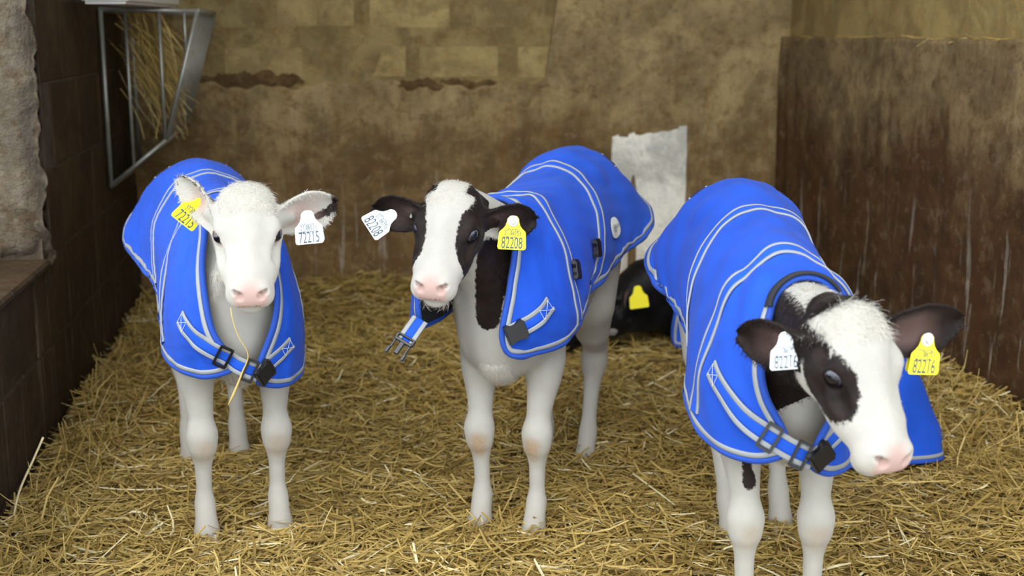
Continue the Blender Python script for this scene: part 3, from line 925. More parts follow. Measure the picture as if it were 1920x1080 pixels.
        q2 = q[:, ::-1] + n0
        loop = np.concatenate([idx[0, :-1], idx[:-1, -1], idx[-1, :0:-1], idx[:0:-1, 0]])
        nx = np.roll(loop, -1)
        rim = np.stack([loop, nx, nx + n0, loop + n0], -1)
        F = np.vstack([q, q2, rim]); mi = np.concatenate([np.zeros(len(q)), np.ones(len(q2)), np.zeros(len(rim))])
        self.obj = mesh_np('jacket', V, F, [M['blue'], M['lining']], self.c.root, True, None, mi)
        self.obj['label'] = 'royal blue quilted jacket with grey reflective trim and black buckles'
        self.loopP = out.reshape(-1, 3)[loop]; self.loopN = self.Nn.reshape(-1, 3)[loop]
        cen = self.S.reshape(-1, 3)
        # thin resample of the loop for trims
        P = self.loopP; seg = np.linalg.norm(np.roll(P, -1, 0) - P, axis=1); cum = np.concatenate([[0], np.cumsum(seg)])
        m = 420; tt = np.linspace(0, cum[-1], m, endpoint=False)
        PP = np.vstack([P, P[:1]]); NN = np.vstack([self.loopN, self.loopN[:1]])
        lp = np.stack([np.interp(tt, cum, PP[:, k]) for k in range(3)], 1)
        ln = np.stack([np.interp(tt, cum, NN[:, k]) for k in range(3)], 1)
        for _ in range(3):
            lp = .5 * lp + .25 * (np.roll(lp, 1, 0) + np.roll(lp, -1, 0)); ln = .5 * ln + .25 * (np.roll(ln, 1, 0) + np.roll(ln, -1, 0))
        ln /= np.linalg.norm(ln, axis=1, keepdims=True)
        T = np.roll(lp, -1, 0) - np.roll(lp, 1, 0); T /= np.linalg.norm(T, axis=1, keepdims=True)
        I = np.cross(ln, T); I /= np.linalg.norm(I, axis=1, keepdims=True)
        # make I point inwards
        mid = self.S[ns // 2, nt // 2]
        flip = np.sign(np.median(((mid - lp) * I).sum(1))); I *= flip
        # binding: rounded band hugging the edge, both faces
        prof = [(.009, .0010), (.008, .0026), (.002, .0028), (-.0025, .000), (-.003, -.004), (-.0025, -.008), (.002, -.0105), (.009, -.0095)]
        self.band(lp, ln, I, prof, M['binding'], 'edge_binding')
        self.lp, self.ln, self.I = lp, ln, I
        # grey tape just inside, following the cloth
        self.tape_loop(.0095, .0205)
    def band(self, lp, ln, I, prof, mat, name):
        m = len(lp); k = len(prof)
        V = np.stack([lp + I * a + ln * b for a, b in prof], 1).reshape(-1, 3)
        idx = np.arange(m * k).reshape(m, k); nx = np.roll(idx, -1, 0)
        q = np.stack([idx[:, :-1], idx[:, 1:], nx[:, 1:], nx[:, :-1]], -1).reshape(-1, 4)
        return mesh_np(name, V, q, mat, self.obj)
    def snap(self, P):
        """lift points on to the outer cloth"""
        S = self.S[::2, ::2].reshape(-1, 3); N = self.Nn[::2, ::2].reshape(-1, 3)
        out = np.empty_like(P); no = np.empty_like(P)
        for i in range(0, len(P), 200):
            d = ((P[i:i + 200, None] - S[None]) ** 2).sum(2); k = np.argpartition(d, 4, axis=1)[:, :4]
            w = 1 / (np.take_along_axis(d, k, 1) + 1e-7); w /= w.sum(1, keepdims=True)
            n = (N[k] * w[..., None]).sum(1); n /= np.linalg.norm(n, axis=1, keepdims=True)
            c = (S[k] * w[..., None]).sum(1)
            out[i:i + 200] = P[i:i + 200] - n * ((P[i:i + 200] - c) * n).sum(1, keepdims=True); no[i:i + 200] = n
        return out, no
    def tape_loop(self, d1, d2):
        rows = []
        for d, h in ((d1, .0008), (d1 + .0006, .0026), ((d1 + d2) / 2, .0028), (d2 - .0006, .0026), (d2, .0008)):
            P, N = self.snap(self.lp + self.I * d); rows.append(P + N * h)
        m = len(self.lp); V = np.stack(rows, 1).reshape(-1, 3); idx = np.arange(m * 5).reshape(m, 5); nx = np.roll(idx, -1, 0)
        q = np.stack([idx[:, :-1], idx[:, 1:], nx[:, 1:], nx[:, :-1]], -1).reshape(-1, 4)
        o = mesh_np('reflective_edge', V, q, M['tape'], self.obj)
        o['label'] = 'grey reflective tape along the hem'
    def ribbon(self, P, N, W, mat, name, h=.004, dn=.0):
        """strip centred on polyline P with normals N, total width W"""
        P = np.asarray(P, float); N = np.asarray(N, float)
        T = np.gradient(P, axis=0); T /= np.linalg.norm(T, axis=1, keepdims=True) + 1e-12
        Sd = np.cross(N, T); Sd /= np.linalg.norm(Sd, axis=1, keepdims=True) + 1e-12
        prof = [(-.5, dn), (-.47, dn + h), (-.2, dn + h * 1.05), (.2, dn + h * 1.05), (.47, dn + h), (.5, dn)]
        V = np.stack([P + Sd * W * a + N * b for a, b in prof], 1).reshape(-1, 3)
        m, k = len(P), len(prof); idx = np.arange(m * k).reshape(m, k)
        q = np.stack([idx[:-1, :-1], idx[:-1, 1:], idx[1:, 1:], idx[1:, :-1]], -1).reshape(-1, 4)
        bt = np.stack([idx[:-1, 0], idx[1:, 0], idx[1:, -1], idx[:-1, -1]], -1)
        return mesh_np(name, V, np.vstack([q, bt]), mat, self.obj)
    def path(self, uv, n=60):
        uv = np.asarray(uv, float); t = np.linspace(0, len(uv) - 1, n)
        c = catmull(uv, t); return self.at(c[:, 0], c[:, 1])
    def strap(self, P, N, W=.040, edge=.009, name='strap', h=.003):
        """blue webbing with a grey stripe along both edges"""
        o = self.ribbon(P, N, W - 2 * edge * .9, M['strapblue'], name, h)
        T = np.gradient(P, axis=0); T /= np.linalg.norm(T, axis=1, keepdims=True) + 1e-12
        Sd = np.cross(N, T); Sd /= np.linalg.norm(Sd, axis=1, keepdims=True)
        for s in (-1, 1):
            self.ribbon(P + Sd * s * (W - edge) / 2, N, edge, M['tape'], 'reflective_stripe', h + .0008)
        return o
    def cross_bands(self, a_list, b0=.03, b1=.97, W=.046, edge=.009):
        for a0, a1 in a_list:           # a at hem, a at spine
            bs = np.linspace(b0, b1, 110); t = np.abs(bs - .5) * 2
            P, N = self.at(a1 + (a0 - a1) * t ** 1.6, bs)
            # smooth a little so the webbing bridges small folds
            for _ in range(4): P[1:-1] = .5 * P[1:-1] + .25 * (P[:-2] + P[2:])
            self.strap(P, N, W, edge, 'girth_band', .0035)
    def stitch_box(self, P, N, W, L0, L1):
        """stitched square with a cross between the arclengths L0 and L1 of a strap"""
        seg = np.concatenate([[0], np.cumsum(np.linalg.norm(np.diff(P, axis=0), axis=1))])
        def at(l, s):
            p = np.array([np.interp(l, seg, P[:, k]) for k in range(3)]); n = np.array([np.interp(l, seg, N[:, k]) for k in range(3)])
            q = np.array([np.interp(l + .002, seg, P[:, k]) for k in range(3)]) - np.array([np.interp(l - .002, seg, P[:, k]) for k in range(3)])
            sd = norm(np.cross(n, q)); return p + sd * s * W / 2 + n * .0055
        for (a, b) in (((L0, -1), (L0, 1)), ((L1, -1), (L1, 1)), ((L0, -1), (L1, 1)), ((L0, 1), (L1, -1))):
            pts = np.array([at(a[0] + (b[0] - a[0]) * t, a[1] + (b[1] - a[1]) * t) for t in np.linspace(0, 1, 12)])
            V = []; F = []
            for i in range(0, 12 - 1):      # dashes
                p, q = pts[i], pts[i] + (pts[i + 1] - pts[i]) * .65
                v, f = tube_np(np.array([p, q]), .0007, 4)
                b0 = len(V); V += list(v); F.append(f[0] + b0)
            mesh_np('stitching', np.array(V), np.vstack(F), M['thread'], self.obj)
    def place(self, bm, p, x, n, name, mat='buckle'):
        x = norm(x); n = norm(n - x * (np.asarray(n) @ x)); y = np.cross(n, x)
        Mx = Matrix(((x[0], y[0], n[0], p[0]), (x[1], y[1], n[1], p[1]), (x[2], y[2], n[2], p[2]), (0, 0, 0, 1)))
        bmesh.ops.transform(bm, matrix=Mx, verts=bm.verts)
        return bm_obj(name, bm, M[mat], self.obj)
    def slide_buckle(self, p, x, n, W=.052, L=.030):
        bm = bmesh.new(); t = .006
        for (lo, hi) in (((-L / 2, -W / 2, 0), (-L / 2 + t, W / 2, .008)), ((L / 2 - t, -W / 2, 0), (L / 2, W / 2, .008)),
                         ((-L / 2 + t * .5, -W / 2, 0), (L / 2 - t * .5, -W / 2 + t, .008)), ((-L / 2 + t * .5, W / 2 - t, 0), (L / 2 - t * .5, W / 2, .008))):
            bm_box(bm, lo, hi, .002, 2)
        return self.place(bm, p, x, n, 'slide_buckle')
    def female_buckle(self, p, x, n, W=.050, L=.048):
        bm = bmesh.new()
        out = [(-L / 2, -W * .5), (-L * .32, -W * .5), (-L * .10, -W * .36), (L * .12, -W * .36), (L * .3, -W * .5), (L / 2, -W * .47)]
        pts = out + [(a, -b) for a, b in out[::-1]]
        lo = [bm.verts.new((a, b, 0)) for a, b in pts]; hi = [bm.verts.new((a * .97, b * .95, .013)) for a, b in pts]
        n_ = len(pts)
        for i in range(n_): bm.faces.new((lo[i], lo[(i + 1) % n_], hi[(i + 1) % n_], hi[i]))
        bm.faces.new(hi); bm.faces.new(lo[::-1])
        bmesh.ops.bevel(bm, geom=[e for e in bm.edges if all(v in hi for v in e.verts)], offset=.0025, segments=2, affect='EDGES')
        bm_box(bm, (-L / 2 - .004, -W * .40, .003), (-L / 2 + .004, W * .40, .0105), .0015)
        return self.place(bm, p, x, n, 'buckle_socket')
    def male_buckle(self, p, x, n, W=.050, L=.040):
        bm = bmesh.new()
        bm_box(bm, (-.008, -W * .48, .001), (0, W * .48, .010), .0015)
        bm_box(bm, (-.020, -W * .48, .001), (-.015, W * .48, .009), .0015)
        for s in (-1, 1): bm_box(bm, (-.019, s * W * .44 - .003, .001), (-.002, s * W * .44 + .003, .009), .001)
        bm_box(bm, (-.002, -.006, .002), (L * .75, .006, .009), .0015)
        for s in (-1, 1):
            y = s * W * .40
            bm_box(bm, (-.004, y - .0025, .003), (L * .55, y + .0025, .008), .001)
            bm_box(bm, (L * .45, y - .006 + s * .002, .002), (L, y + .006 + s * .002, .009), .0035, 2)
        return self.place(bm, p, x, n, 'buckle_plug')

# ------------------------------------------------------------------ ear tags
def text_mesh(body, size, sx=1.0):
    cu = bpy.data.curves.new('t', 'FONT'); cu.body = body; cu.size = size; cu.align_x = 'CENTER'; cu.align_y = 'CENTER'
    cu.resolution_u = 4; cu.offset = 0
    ob = bpy.data.objects.new('t', cu); COL.objects.link(ob)
    bpy.context.view_layer.update()
    me = bpy.data.meshes.new_from_object(ob.evaluated_get(bpy.context.evaluated_depsgraph_get()))
    bpy.data.objects.remove(ob); bpy.data.curves.remove(cu)
    for v in me.vertices: v.co.x *= sx
    return me
def scribble(w, h, seed):
    r = np.random.default_rng(seed); n = 26
    x = np.linspace(-w / 2, w / 2, n); y = r.uniform(-h / 2, h / 2, n)
    return np.stack([x + r.normal(size=n) * w * .012, y, np.zeros(n)], 1)
def ear_tag(calf, pos_w, right_w, up_w, colour, number, small, scale=1.0, back=True, stud=True, pen=1, label=None):
    r = norm(right_w); u = np.asarray(up_w, float); u = norm(u - r * (u @ r)); n = np.cross(r, u)
    Rl = np.stack([calf.d2l(r), calf.d2l(u), calf.d2l(n)], 1); p = calf.w2l(pos_w)
    def outline(k):
        half = [(0, .034), (.008, .0325), (.0125, .027), (.0135, .020), (.0165, .011), (.022, .004), (.028, -.001), (.0295, -.005), (.0315, -.034), (.0300, -.0385), (.0265, -.0400)]
        pts = [(-a, b) for a, b in half[::-1]][:-1] + half
        return [(a * k, b * k) for a, b in pts]
    def plate(k, zoff):
        bm = bmesh.new(); pts = outline(k)
        vs = [bm.verts.new((a, b, zoff)) for a, b in pts]; f = bm.faces.new(vs)
        e = bmesh.ops.extrude_face_region(bm, geom=[f])
        bmesh.ops.translate(bm, verts=[v for v in e['geom'] if isinstance(v, bmesh.types.BMVert)], vec=(0, 0, .0016))
        return bm
    mat = M['tag_' + colour]
    T = Matrix([[*Rl[i], p[i]] for i in range(3)] + [[0, 0, 0, 1]])
    bm = plate(scale, 0)
    bmesh.ops.transform(bm, matrix=T, verts=bm.verts)
    t = bm_obj('ear_tag', bm, mat, calf.root)
    if label: t['label'] = label
    def child(name, me, m, x, y, z=.0022):
        me.transform(T @ Matrix.Translation((x * scale, y * scale, z)))
        me.materials.clear(); me.materials.append(m)
        o = bpy.data.objects.new(name, me); link(o, t); return o
    if number: child('number_print', text_mesh(number, .036 * scale, .52), M['ink'], 0, -.0262)
    if small: child('number_print', text_mesh(small, .0125 * scale, .78), M['ink'], .001, -.0045)
    for i in range(pen):
        s = scribble(.034 * scale, .006 * scale, 5 + i + int(number or 0) % 97)
        v, f = tube_np(s, .0005, 4); me = bpy.data.meshes.new('pen_writing')
        me.from_pydata([tuple(x) for x in v], [], [tuple(q) for q in f[0]])
        child('pen_writing', me, M['inkblue'], -.002, (.0035, -.0125)[i])
    if back:
        bm = plate(scale * .97, -.012); bmesh.ops.transform(bm, matrix=T @ Matrix.Translation((.002, .001, 0)), verts=bm.verts)
        bm_obj('back_plate', bm, mat, t)
    if stud:
        for (r0, z0, z1, m) in ((.0125 * scale, .0016, .0034, mat if colour == 'white' else M['stud']), (.006 * scale, .003, .0075, mat if colour == 'white' else M['stud'])):
            bm = bmesh.new(); bmesh.ops.create_cone(bm, cap_ends=True, segments=24, radius1=r0, radius2=r0 * .85, depth=z1 - z0)
            bmesh.ops.transform(bm, matrix=T @ Matrix.Translation((0, .0225 * scale, (z0 + z1) / 2)), verts=bm.verts)
            bm_obj('stud', bm, m, t)
    return t

# ------------------------------------------------------------------ the herd
def knees(V, calf, amt=.8):
    t = np.zeros(len(V))
    for (x, y) in calf.feet[:2]:
        k = blob(V, (x + .020, y * .97, .250), (x + .016, y * .97, .222), .022, .018)
        t = np.maximum(t, np.clip(k / .022 + .5, 0, 1))
    low = np.clip((.14 - V[:, 2]) / .10, 0, 1) * .12
    return np.clip(np.maximum(t * amt, low), 0, 1)
def ear_val(V, calf, sg):
    b, R, L, co = calf.ears[sg]; uu, vv, ww, Wc = co(V)
    on = (uu > 0) & (uu < L + .02) & (np.abs(vv) < Wc + .02) & (np.abs(ww) < .022)
    return on, uu, vv, ww, Wc, L
def snap_path(J, calf, pts_w, n=40, lift=.0):
    p = np.array([calf.w2l(x) for x in pts_w]); t = np.linspace(0, len(p) - 1, n)
    P = catmull(p, t); P, N = J.snap(P); P, N = J.snap(P + N * 0)
    for _ in range(3):
        P[1:-1] = .5 * P[1:-1] + .25 * (P[:-2] + P[2:]); N[1:-1] = .5 * N[1:-1] + .25 * (N[:-2] + N[2:])
    N /= np.linalg.norm(N, axis=1, keepdims=True)
    return P + N * lift, N
def uv_strap(J, uv, n=50, bridge=None, lift=.0015):
    """strap laid on the cloth along (a, b) waypoints, then hanging free across to a last waypoint"""
    P, N = J.path(uv, n)
    if bridge is not None:
        q, m = J.at(*bridge); t = np.linspace(0, 1, 16)[1:, None]
        d = np.linalg.norm(q[0] - P[-1])
        B = P[-1] + (q[0] - P[-1]) * t; nm = N[-1] * (1 - t) + m[0] * t; nm /= np.linalg.norm(nm, axis=1, keepdims=True)
        B = B + nm * (.10 * d * np.sin(np.pi * t))
        P = np.vstack([P, B]); N = np.vstack([N, nm])
    P = P.copy(); N = N.copy()
    for _ in range(5):
        P[1:-1] = .5 * P[1:-1] + .25 * (P[:-2] + P[2:]); N[1:-1] = .5 * N[1:-1] + .25 * (N[:-2] + N[2:])
    N /= np.linalg.norm(N, axis=1, keepdims=True)
    return P + N * lift, N
def arclen(P): return np.concatenate([[0], np.cumsum(np.linalg.norm(np.diff(P, axis=0), axis=1))])
def on_strap(P, N, f):
    L = arclen(P); l = f * L[-1]
    p = np.array([np.interp(l, L, P[:, k]) for k in range(3)]); n = np.array([np.interp(l, L, N[:, k]) for k in range(3)])
    x = np.array([np.interp(l + .004, L, P[:, k]) for k in range(3)]) - np.array([np.interp(l - .004, L, P[:, k]) for k in range(3)])
    return p, norm(x), norm(n)

# ---------------- white calf by the left wall
cA = Calf((-.690, 3.10), (.33, -.944), 'white calf in blue jacket standing nearest the dark left wall', 'calves wearing blue jackets', z=-.022)
cA.ears = {}; cA.feet = []
cA.head_pose((-.585, 2.80, .800), 12, 42, 0, .88)
cA.add_torso(); cA.add_front_leg(1, .0, .0, .092); cA.add_front_leg(-1, -.01, .0, .092); cA.add_hind_leg(1, .0, .0, .07); cA.add_hind_leg(-1, .02, .0, .075)
cA.neck(); cA.add_head()
cA.add_ear(-1, (-.090, .050, .085), (-.75, -.65, .10), .145, .038, .022)
cA.add_ear(1, (.120, .045, .030), (.15, -.9, -.30), .145, .048, .020)
def markA(P, V, W, c):
    d = np.full(len(V), -.05)
    on, uu, vv, ww, Wc, L = ear_val(V, c, 1)
    d = np.where(on & (uu > .6 * L), np.maximum(d, np.maximum(uu - .93 * L, .010 - np.abs(vv + Wc * .45) - .08 * np.abs(uu - .86 * L))), d)
    on, uu, vv, ww, Wc, L = ear_val(V, c, -1)
    d = np.where(on, np.maximum(d, .004 - np.abs(vv + Wc * .95) + .0 * uu - .03 * np.abs(uu - .55 * L)), d)
    return d, knees(V, c, .45)
cA.finish(markA); cA.eyes(sclera=False); cA.hooves()
JAL = np.array(JROWS); JAL[6:, 4, 2] -= .022
JAR = np.array(JROWS); JAR[6:, 4, 2] += .016
jA = Jacket(cA, JAL, JAR, seed=11)
jA.cross_bands([(.66, .66), (.42, .34)])
PA, NA = uv_strap(jA, [(.84, .15), (.92, .105), (.975, .06), (.998, .02)], 50, (.998, .975))
jA.strap(PA, NA, .042, .010, 'chest_strap'); jA.stitch_box(PA, NA, .030, .004, .034)
p, x, n = on_strap(PA, NA, .62); jA.slide_buckle(p + n * .005, x, n, .056, .034)
PB, NB = uv_strap(jA, [(.88, .91), (.95, .945), (.99, .975)], 30)
jA.strap(PB, NB, .036, .009, 'chest_strap'); jA.stitch_box(PB, NB, .026, .004, .034)
p, x, n = on_strap(PB, NB, .95); jA.female_buckle(p + n * .006, x, n)
p, x, n = on_strap(PA, NA, .90); jA.slide_buckle(p + n * .006, x, n, .056, .030)
P = cA.l2h(cA.V)
poll = (P[:, 0] < -.02) & (P[:, 0] > -.13) & (P[:, 2] > .045) & (np.abs(P[:, 1]) < .075)
cA.hair('poll_hair', poll, 3600, .014, .0004, .9, .9, 3, .28, cA.H[:, 0] * .8 - cA.H[:, 2] * .2)
headm = (P[:, 0] > -.12) & (P[:, 0] < .12) & (np.abs(P[:, 1]) < .09) & (P[:, 2] > -.09)
cA.hair('short_coat', headm, 5000, .005, .0003, .95, .3, 4, .06, cA.H[:, 0] * .3 - np.array([0, 0, .7]))
chest = (cA.V[:, 0] > .04) & (cA.V[:, 2] > .38) & (cA.V[:, 2] < .72) & (np.abs(cA.V[:, 1]) < .13) & (P[:, 0] < -.02)
cA.hair('chest_hair', chest, 12000, .020, .0005, .98, .5, 5, .16)
brisk = (cA.V[:, 0] > .0) & (cA.V[:, 2] > .36) & (cA.V[:, 2] < .47) & (np.abs(cA.V[:, 1]) < .035)
cA.hair('brisket_tuft', brisk, 3000, .034, .0005, 1.0, .4, 6, .12)
for sg in (1, -1):
    on, uu, vv, ww, Wc, L = ear_val(cA.V, cA, sg)
    cA.hair('ear_fringe', on & (uu > .02), 2600, .009, .0004, 1.0, .3, 8 + sg, .10, cA.ears[sg][1][:, 0] * .6 - np.array([0, 0, .7]))
ear_tag(cA, (-.722, 2.875, .848), (.62, .30, -.62), (.62, .05, .70), 'yellow', '72215', '21-88253', 1.0, stud=False, label='yellow plastic ear tag numbered 72215')
ear_tag(cA, (-.455, 2.825, .820), (.99, .05, .09), (-.10, .05, .98), 'white', '72215', '21-88253', 1.0, pen=2, label='white plastic ear tag numbered 72215')

# ---------------- black and white calf in the middle
cB = Calf((-.010, 3.115), (-.27, -.963), 'black and white calf with broad white blaze and unbuckled jacket', 'calves wearing blue jackets', z=-.022)
cB.ears = {}; cB.feet = []
cB.head_pose((-.146, 2.875, .796), -14, 39, -5, .89)
cB.add_torso(.03); cB.add_front_leg(1, .01, -.01, .085); cB.add_front_leg(-1, -.005, .005, .075); cB.add_hind_leg(1, .06, -.01, .09); cB.add_hind_leg(-1, .03, .03, .08)
cB.neck(); cB.add_head()
cB.add_ear(-1, (-.120, .030, .012), (-.10, -.95, -.25), .135, .043, .018)
cB.add_ear(1, (.125, .055, -.006), (.15, -.95, -.20), .140, .044, .018)
cB.ear_pink = .10
def markB(P, V, W, c):
    x, y, z = P.T
    w = np.interp(x, [-.14, -.09, -.05, -.01, .03, .07, .10, .125, .14], [0.0621, 0.0655, 0.0609, 0.0506, 0.0414, 0.0391, 0.0437, 0.0633, 0.1035])
    wl = np.interp(x, [-.14, -.09, -.05, -.01, .03, .07, .10, .125, .14], [0.0644, 0.0690, 0.0598, 0.0437, 0.0379, 0.0391, 0.0506, 0.0690, 0.1035])
    hd = np.where(y > 0, y - wl, -y - w)
    hd = np.where(z < -.02, np.maximum(hd, .012), hd)
    low = z + .066 - np.clip(x, 0, .2) * .30            # white under the jaw
    hd = np.minimum(hd, low); hd = np.minimum(hd, .130 - x)
    d = np.where((x > -.105) & (np.abs(y) < .11) & (z > -.14), hd, -.05)
    back = (x <= -.075) & (z > -.02) & (np.abs(y) < .1) & (x > -.14)
    d = np.where(back, np.maximum(d, np.abs(y) - .040), d)
    for (a, b, ra, rb) in (((-.040, 2.98, .78), (-.058, 2.96, .575), .045, .030), ((-.01, 3.05, .78), (-.02, 3.0, .68), .05, .05)):
        d = np.maximum(d, blob(W * np.array([1, .35, 1]), np.array(a) * np.array([1, .35, 1]), np.array(b) * np.array([1, .35, 1]), ra, rb))
    d = np.maximum(d, blob(W, (.23, 3.45, .50), (.12, 3.40, .44), .02, .015))
    for sg in (1, -1):
        on = ear_val(V, c, sg)[0]; d = np.where(on, .03, d)
    on, uu, vv, ww, Wc, L = ear_val(V, c, 1)
    d = np.where(on, np.minimum(d, np.maximum(uu - .045, vv + .012)), d)
    return d, knees(V, c, .9)
cB.finish(markB, rim=1.0); cB.eyes((.55, -.05)); cB.hooves()
JL = np.array(JROWS); JL[4:, 4, 2] += .03; JL[5:, 4, 2] += .035; JL[5:, 3, 2] += .015; JL[8] = [(.045, 0, .865), (.09, .050, .825), (.160, .055, .710), (.195, .040, .60), (.20, .015, .515)]; JL[:, :, 2] += np.array([.03, .03, .03, .02, .01, 0, 0, 0, 0])[:, None]; JL[4:, :2, 2] += np.array([.008, .015, .02, .02, .02])[:, None]
JR = JL.copy()
JR[6] = [(-.050, 0, .870), (-.030, .090, .850), (.010, .175, .755), (.050, .210, .640), (.080, .205, .540)]
JR[7] = [(.010, 0, .870), (.040, .090, .840), (.100, .165, .755), (.150, .200, .650), (.175, .200, .560)]
JR[8] = [(.045, 0, .865), (.090, .085, .825), (.175, .140, .745), (.225, .160, .650), (.245, .130, .560)]
jB = Jacket(cB, JL, JR, seed=23, corner=(.15, .085, .28))
jB.cross_bands([(.67, .73), (.49, .35)])
PB, NB = uv_strap(jB, [(.845, .83), (.91, .868), (.97, .905)], 30)
jB.strap(PB, NB, .042, .011, 'chest_strap'); jB.stitch_box(PB, NB, .028, .006, .046)
p, x, n = on_strap(PB, NB, .93); jB.female_buckle(p + n * .006, x, n)
# girth buckles
for (b_, a_) in ((.80, .68), (.82, .485)):
    p, n = jB.at(a_, b_); q, _ = jB.at(a_, b_ + .02); jB.female_buckle(p[0] + n[0] * .006, q[0] - p[0], n[0], .042, .046)
# loose end with plug hanging from the open flap
a0 = cB.w2l((-.222, 2.905, .575)); 
e0 = cB.w2l((-.252, 2.880, .535)); nn = cB.d2l((-.25, -.90, .35))
PP = np.array([a0 + (e0 - a0) * t for t in np.linspace(-.3, 1, 10)]); NN_ = np.tile(norm(nn), (10, 1))
jB.strap(PP, NN_, .042, .011, 'chest_strap')
jB.male_buckle(PP[-1] + norm(nn) * .002, e0 - a0, nn)
# oval badge on the rump
def badge(J, centre_w, calf):
    p, n = J.at(*centre_w); p, n = p[0], n[0]
    up = calf.d2l((-.05, 0, 1)); up = norm(up - n * (up @ n)); rt = np.cross(up, n)
    k = 40; V = []; 
    for i, rr in enumerate((0, .5, 1.0)):
        for j in range(k):
            t = 2 * math.pi * j / k
            q = p + rt * rr * .052 * math.cos(t) + up * rr * .030 * math.sin(t); V.append(q)
    V = np.array(V); S, N = J.snap(V); V = S + N * np.repeat([.0042, .0042, .003], k)[:, None]
    idx = np.arange(3 * k).reshape(3, k)
    F = np.stack([idx[:-1], idx[1:], np.roll(idx[1:], -1, 1), np.roll(idx[:-1], -1, 1)], -1).reshape(-1, 4)
    o = mesh_np('badge', V, F, M['patch'], J.obj); o['label'] = 'white oval badge reading AGRI'
    T = Matrix([[rt[i] * 1.9, up[i] * 1.15, n[i], p[i] + n[i] * .0075] for i in range(3)] + [[0, 0, 0, 1]])
    me = text_mesh('AGRI', .013, .8); me.transform(T @ Matrix.Translation((.009, .001, 0)) ); me.materials.clear(); me.materials.append(M['ink'])
    link(bpy.data.objects.new('badge_lettering', me), J.obj)
    bm = bmesh.new()
    def line(x0, y0, x1, y1, w=.0012):
        d = Vector((x1 - x0, y1 - y0, 0)).normalized(); s = Vector((-d.y, d.x, 0)) * w / 2
        bm.faces.new([bm.verts.new(Vector(c) + s * k_) for c, k_ in (((x0, y0, 0), 1), ((x1, y1, 0), 1), ((x1, y1, 0), -1), ((x0, y0, 0), -1))])
    pts = [(-.019, -.004), (-.019, .006), (-.011, .009), (-.0035, .006), (-.0035, -.004), (-.011, -.010), (-.019, -.004)]
    for q0, q1 in zip(pts[:-1], pts[1:]): line(*q0, *q1)
    line(-.019, .001, -.011, .003); line(-.011, .009, -.011, -.010); line(-.011, .003, -.0035, .001); line(-.015, .004, -.015, -.006); line(-.0075, .005, -.0075, -.006); line(-.001, .009, -.001, -.009, .0006)
    bmesh.ops.transform(bm, matrix=T, verts=bm.verts)
    bm_obj('badge_emblem', bm, M['ink'], J.obj)
badge(jB, (.31, .855), cB)
P = cB.l2h(cB.V)
poll = (P[:, 0] < -.02) & (P[:, 0] > -.13) & (P[:, 2] > .045) & (np.abs(P[:, 1]) < .075)
cB.hair('poll_hair', poll, 3000, .010, .0004, .9, .7, 13, .2, cB.H[:, 0] * .8)
headm = (P[:, 0] > -.12) & (P[:, 0] < .13) & (np.abs(P[:, 1]) < .09) & (P[:, 2] > -.09)
cB.hair('short_coat', headm, 5000, .005, .0003, .95, .3, 14, .06, cB.H[:, 0] * .3 - np.array([0, 0, .7]))
chest = (cB.V[:, 0] > .02) & (cB.V[:, 2] > .38) & (cB.V[:, 2] < .72) & (np.abs(cB.V[:, 1]) < .14) & (P[:, 0] < -.02)
cB.hair('chest_hair', chest, 11000, .014, .0004, .98, .4, 15, .12)
brisk = (cB.V[:, 0] > .0) & (cB.V[:, 2] > .37) & (cB.V[:, 2] < .48) & (np.abs(cB.V[:, 1]) < .035)
cB.hair('brisket_tuft', brisk, 3000, .028, .0005, 1.0, .4, 16, .12)
chin = (P[:, 0] > .11) & (P[:, 0] < .18) & (P[:, 2] < -.055) & (np.abs(P[:, 1]) < .04)
cB.hair('chin_hair', chin, 260, .026, .0004, .9, .4, 17, .4)
for sg in (1, -1):
    on, uu, vv, ww, Wc, L = ear_val(cB.V, cB, sg)
    cB.hair('ear_fringe', on & (uu > .02), 1800, .007, .0004, 1.0, .3, 18 + sg, .1, cB.ears[sg][1][:, 0] * .6 - np.array([0, 0, .7]))
ear_tag(cB, (-.291, 2.862, .828), (.52, .05, -.86), (.84, .05, .52), 'white', '82208', '21-88753', 1.0, pen=1, back=False, label='white plastic ear tag numbered 82208')
ear_tag(cB, (.001, 2.895, .797), (.98, .10, -.06), (.08, .05, .99), 'yellow', '82208', '21-88753', 1.05, pen=2, label='yellow plastic ear tag numbered 82208')

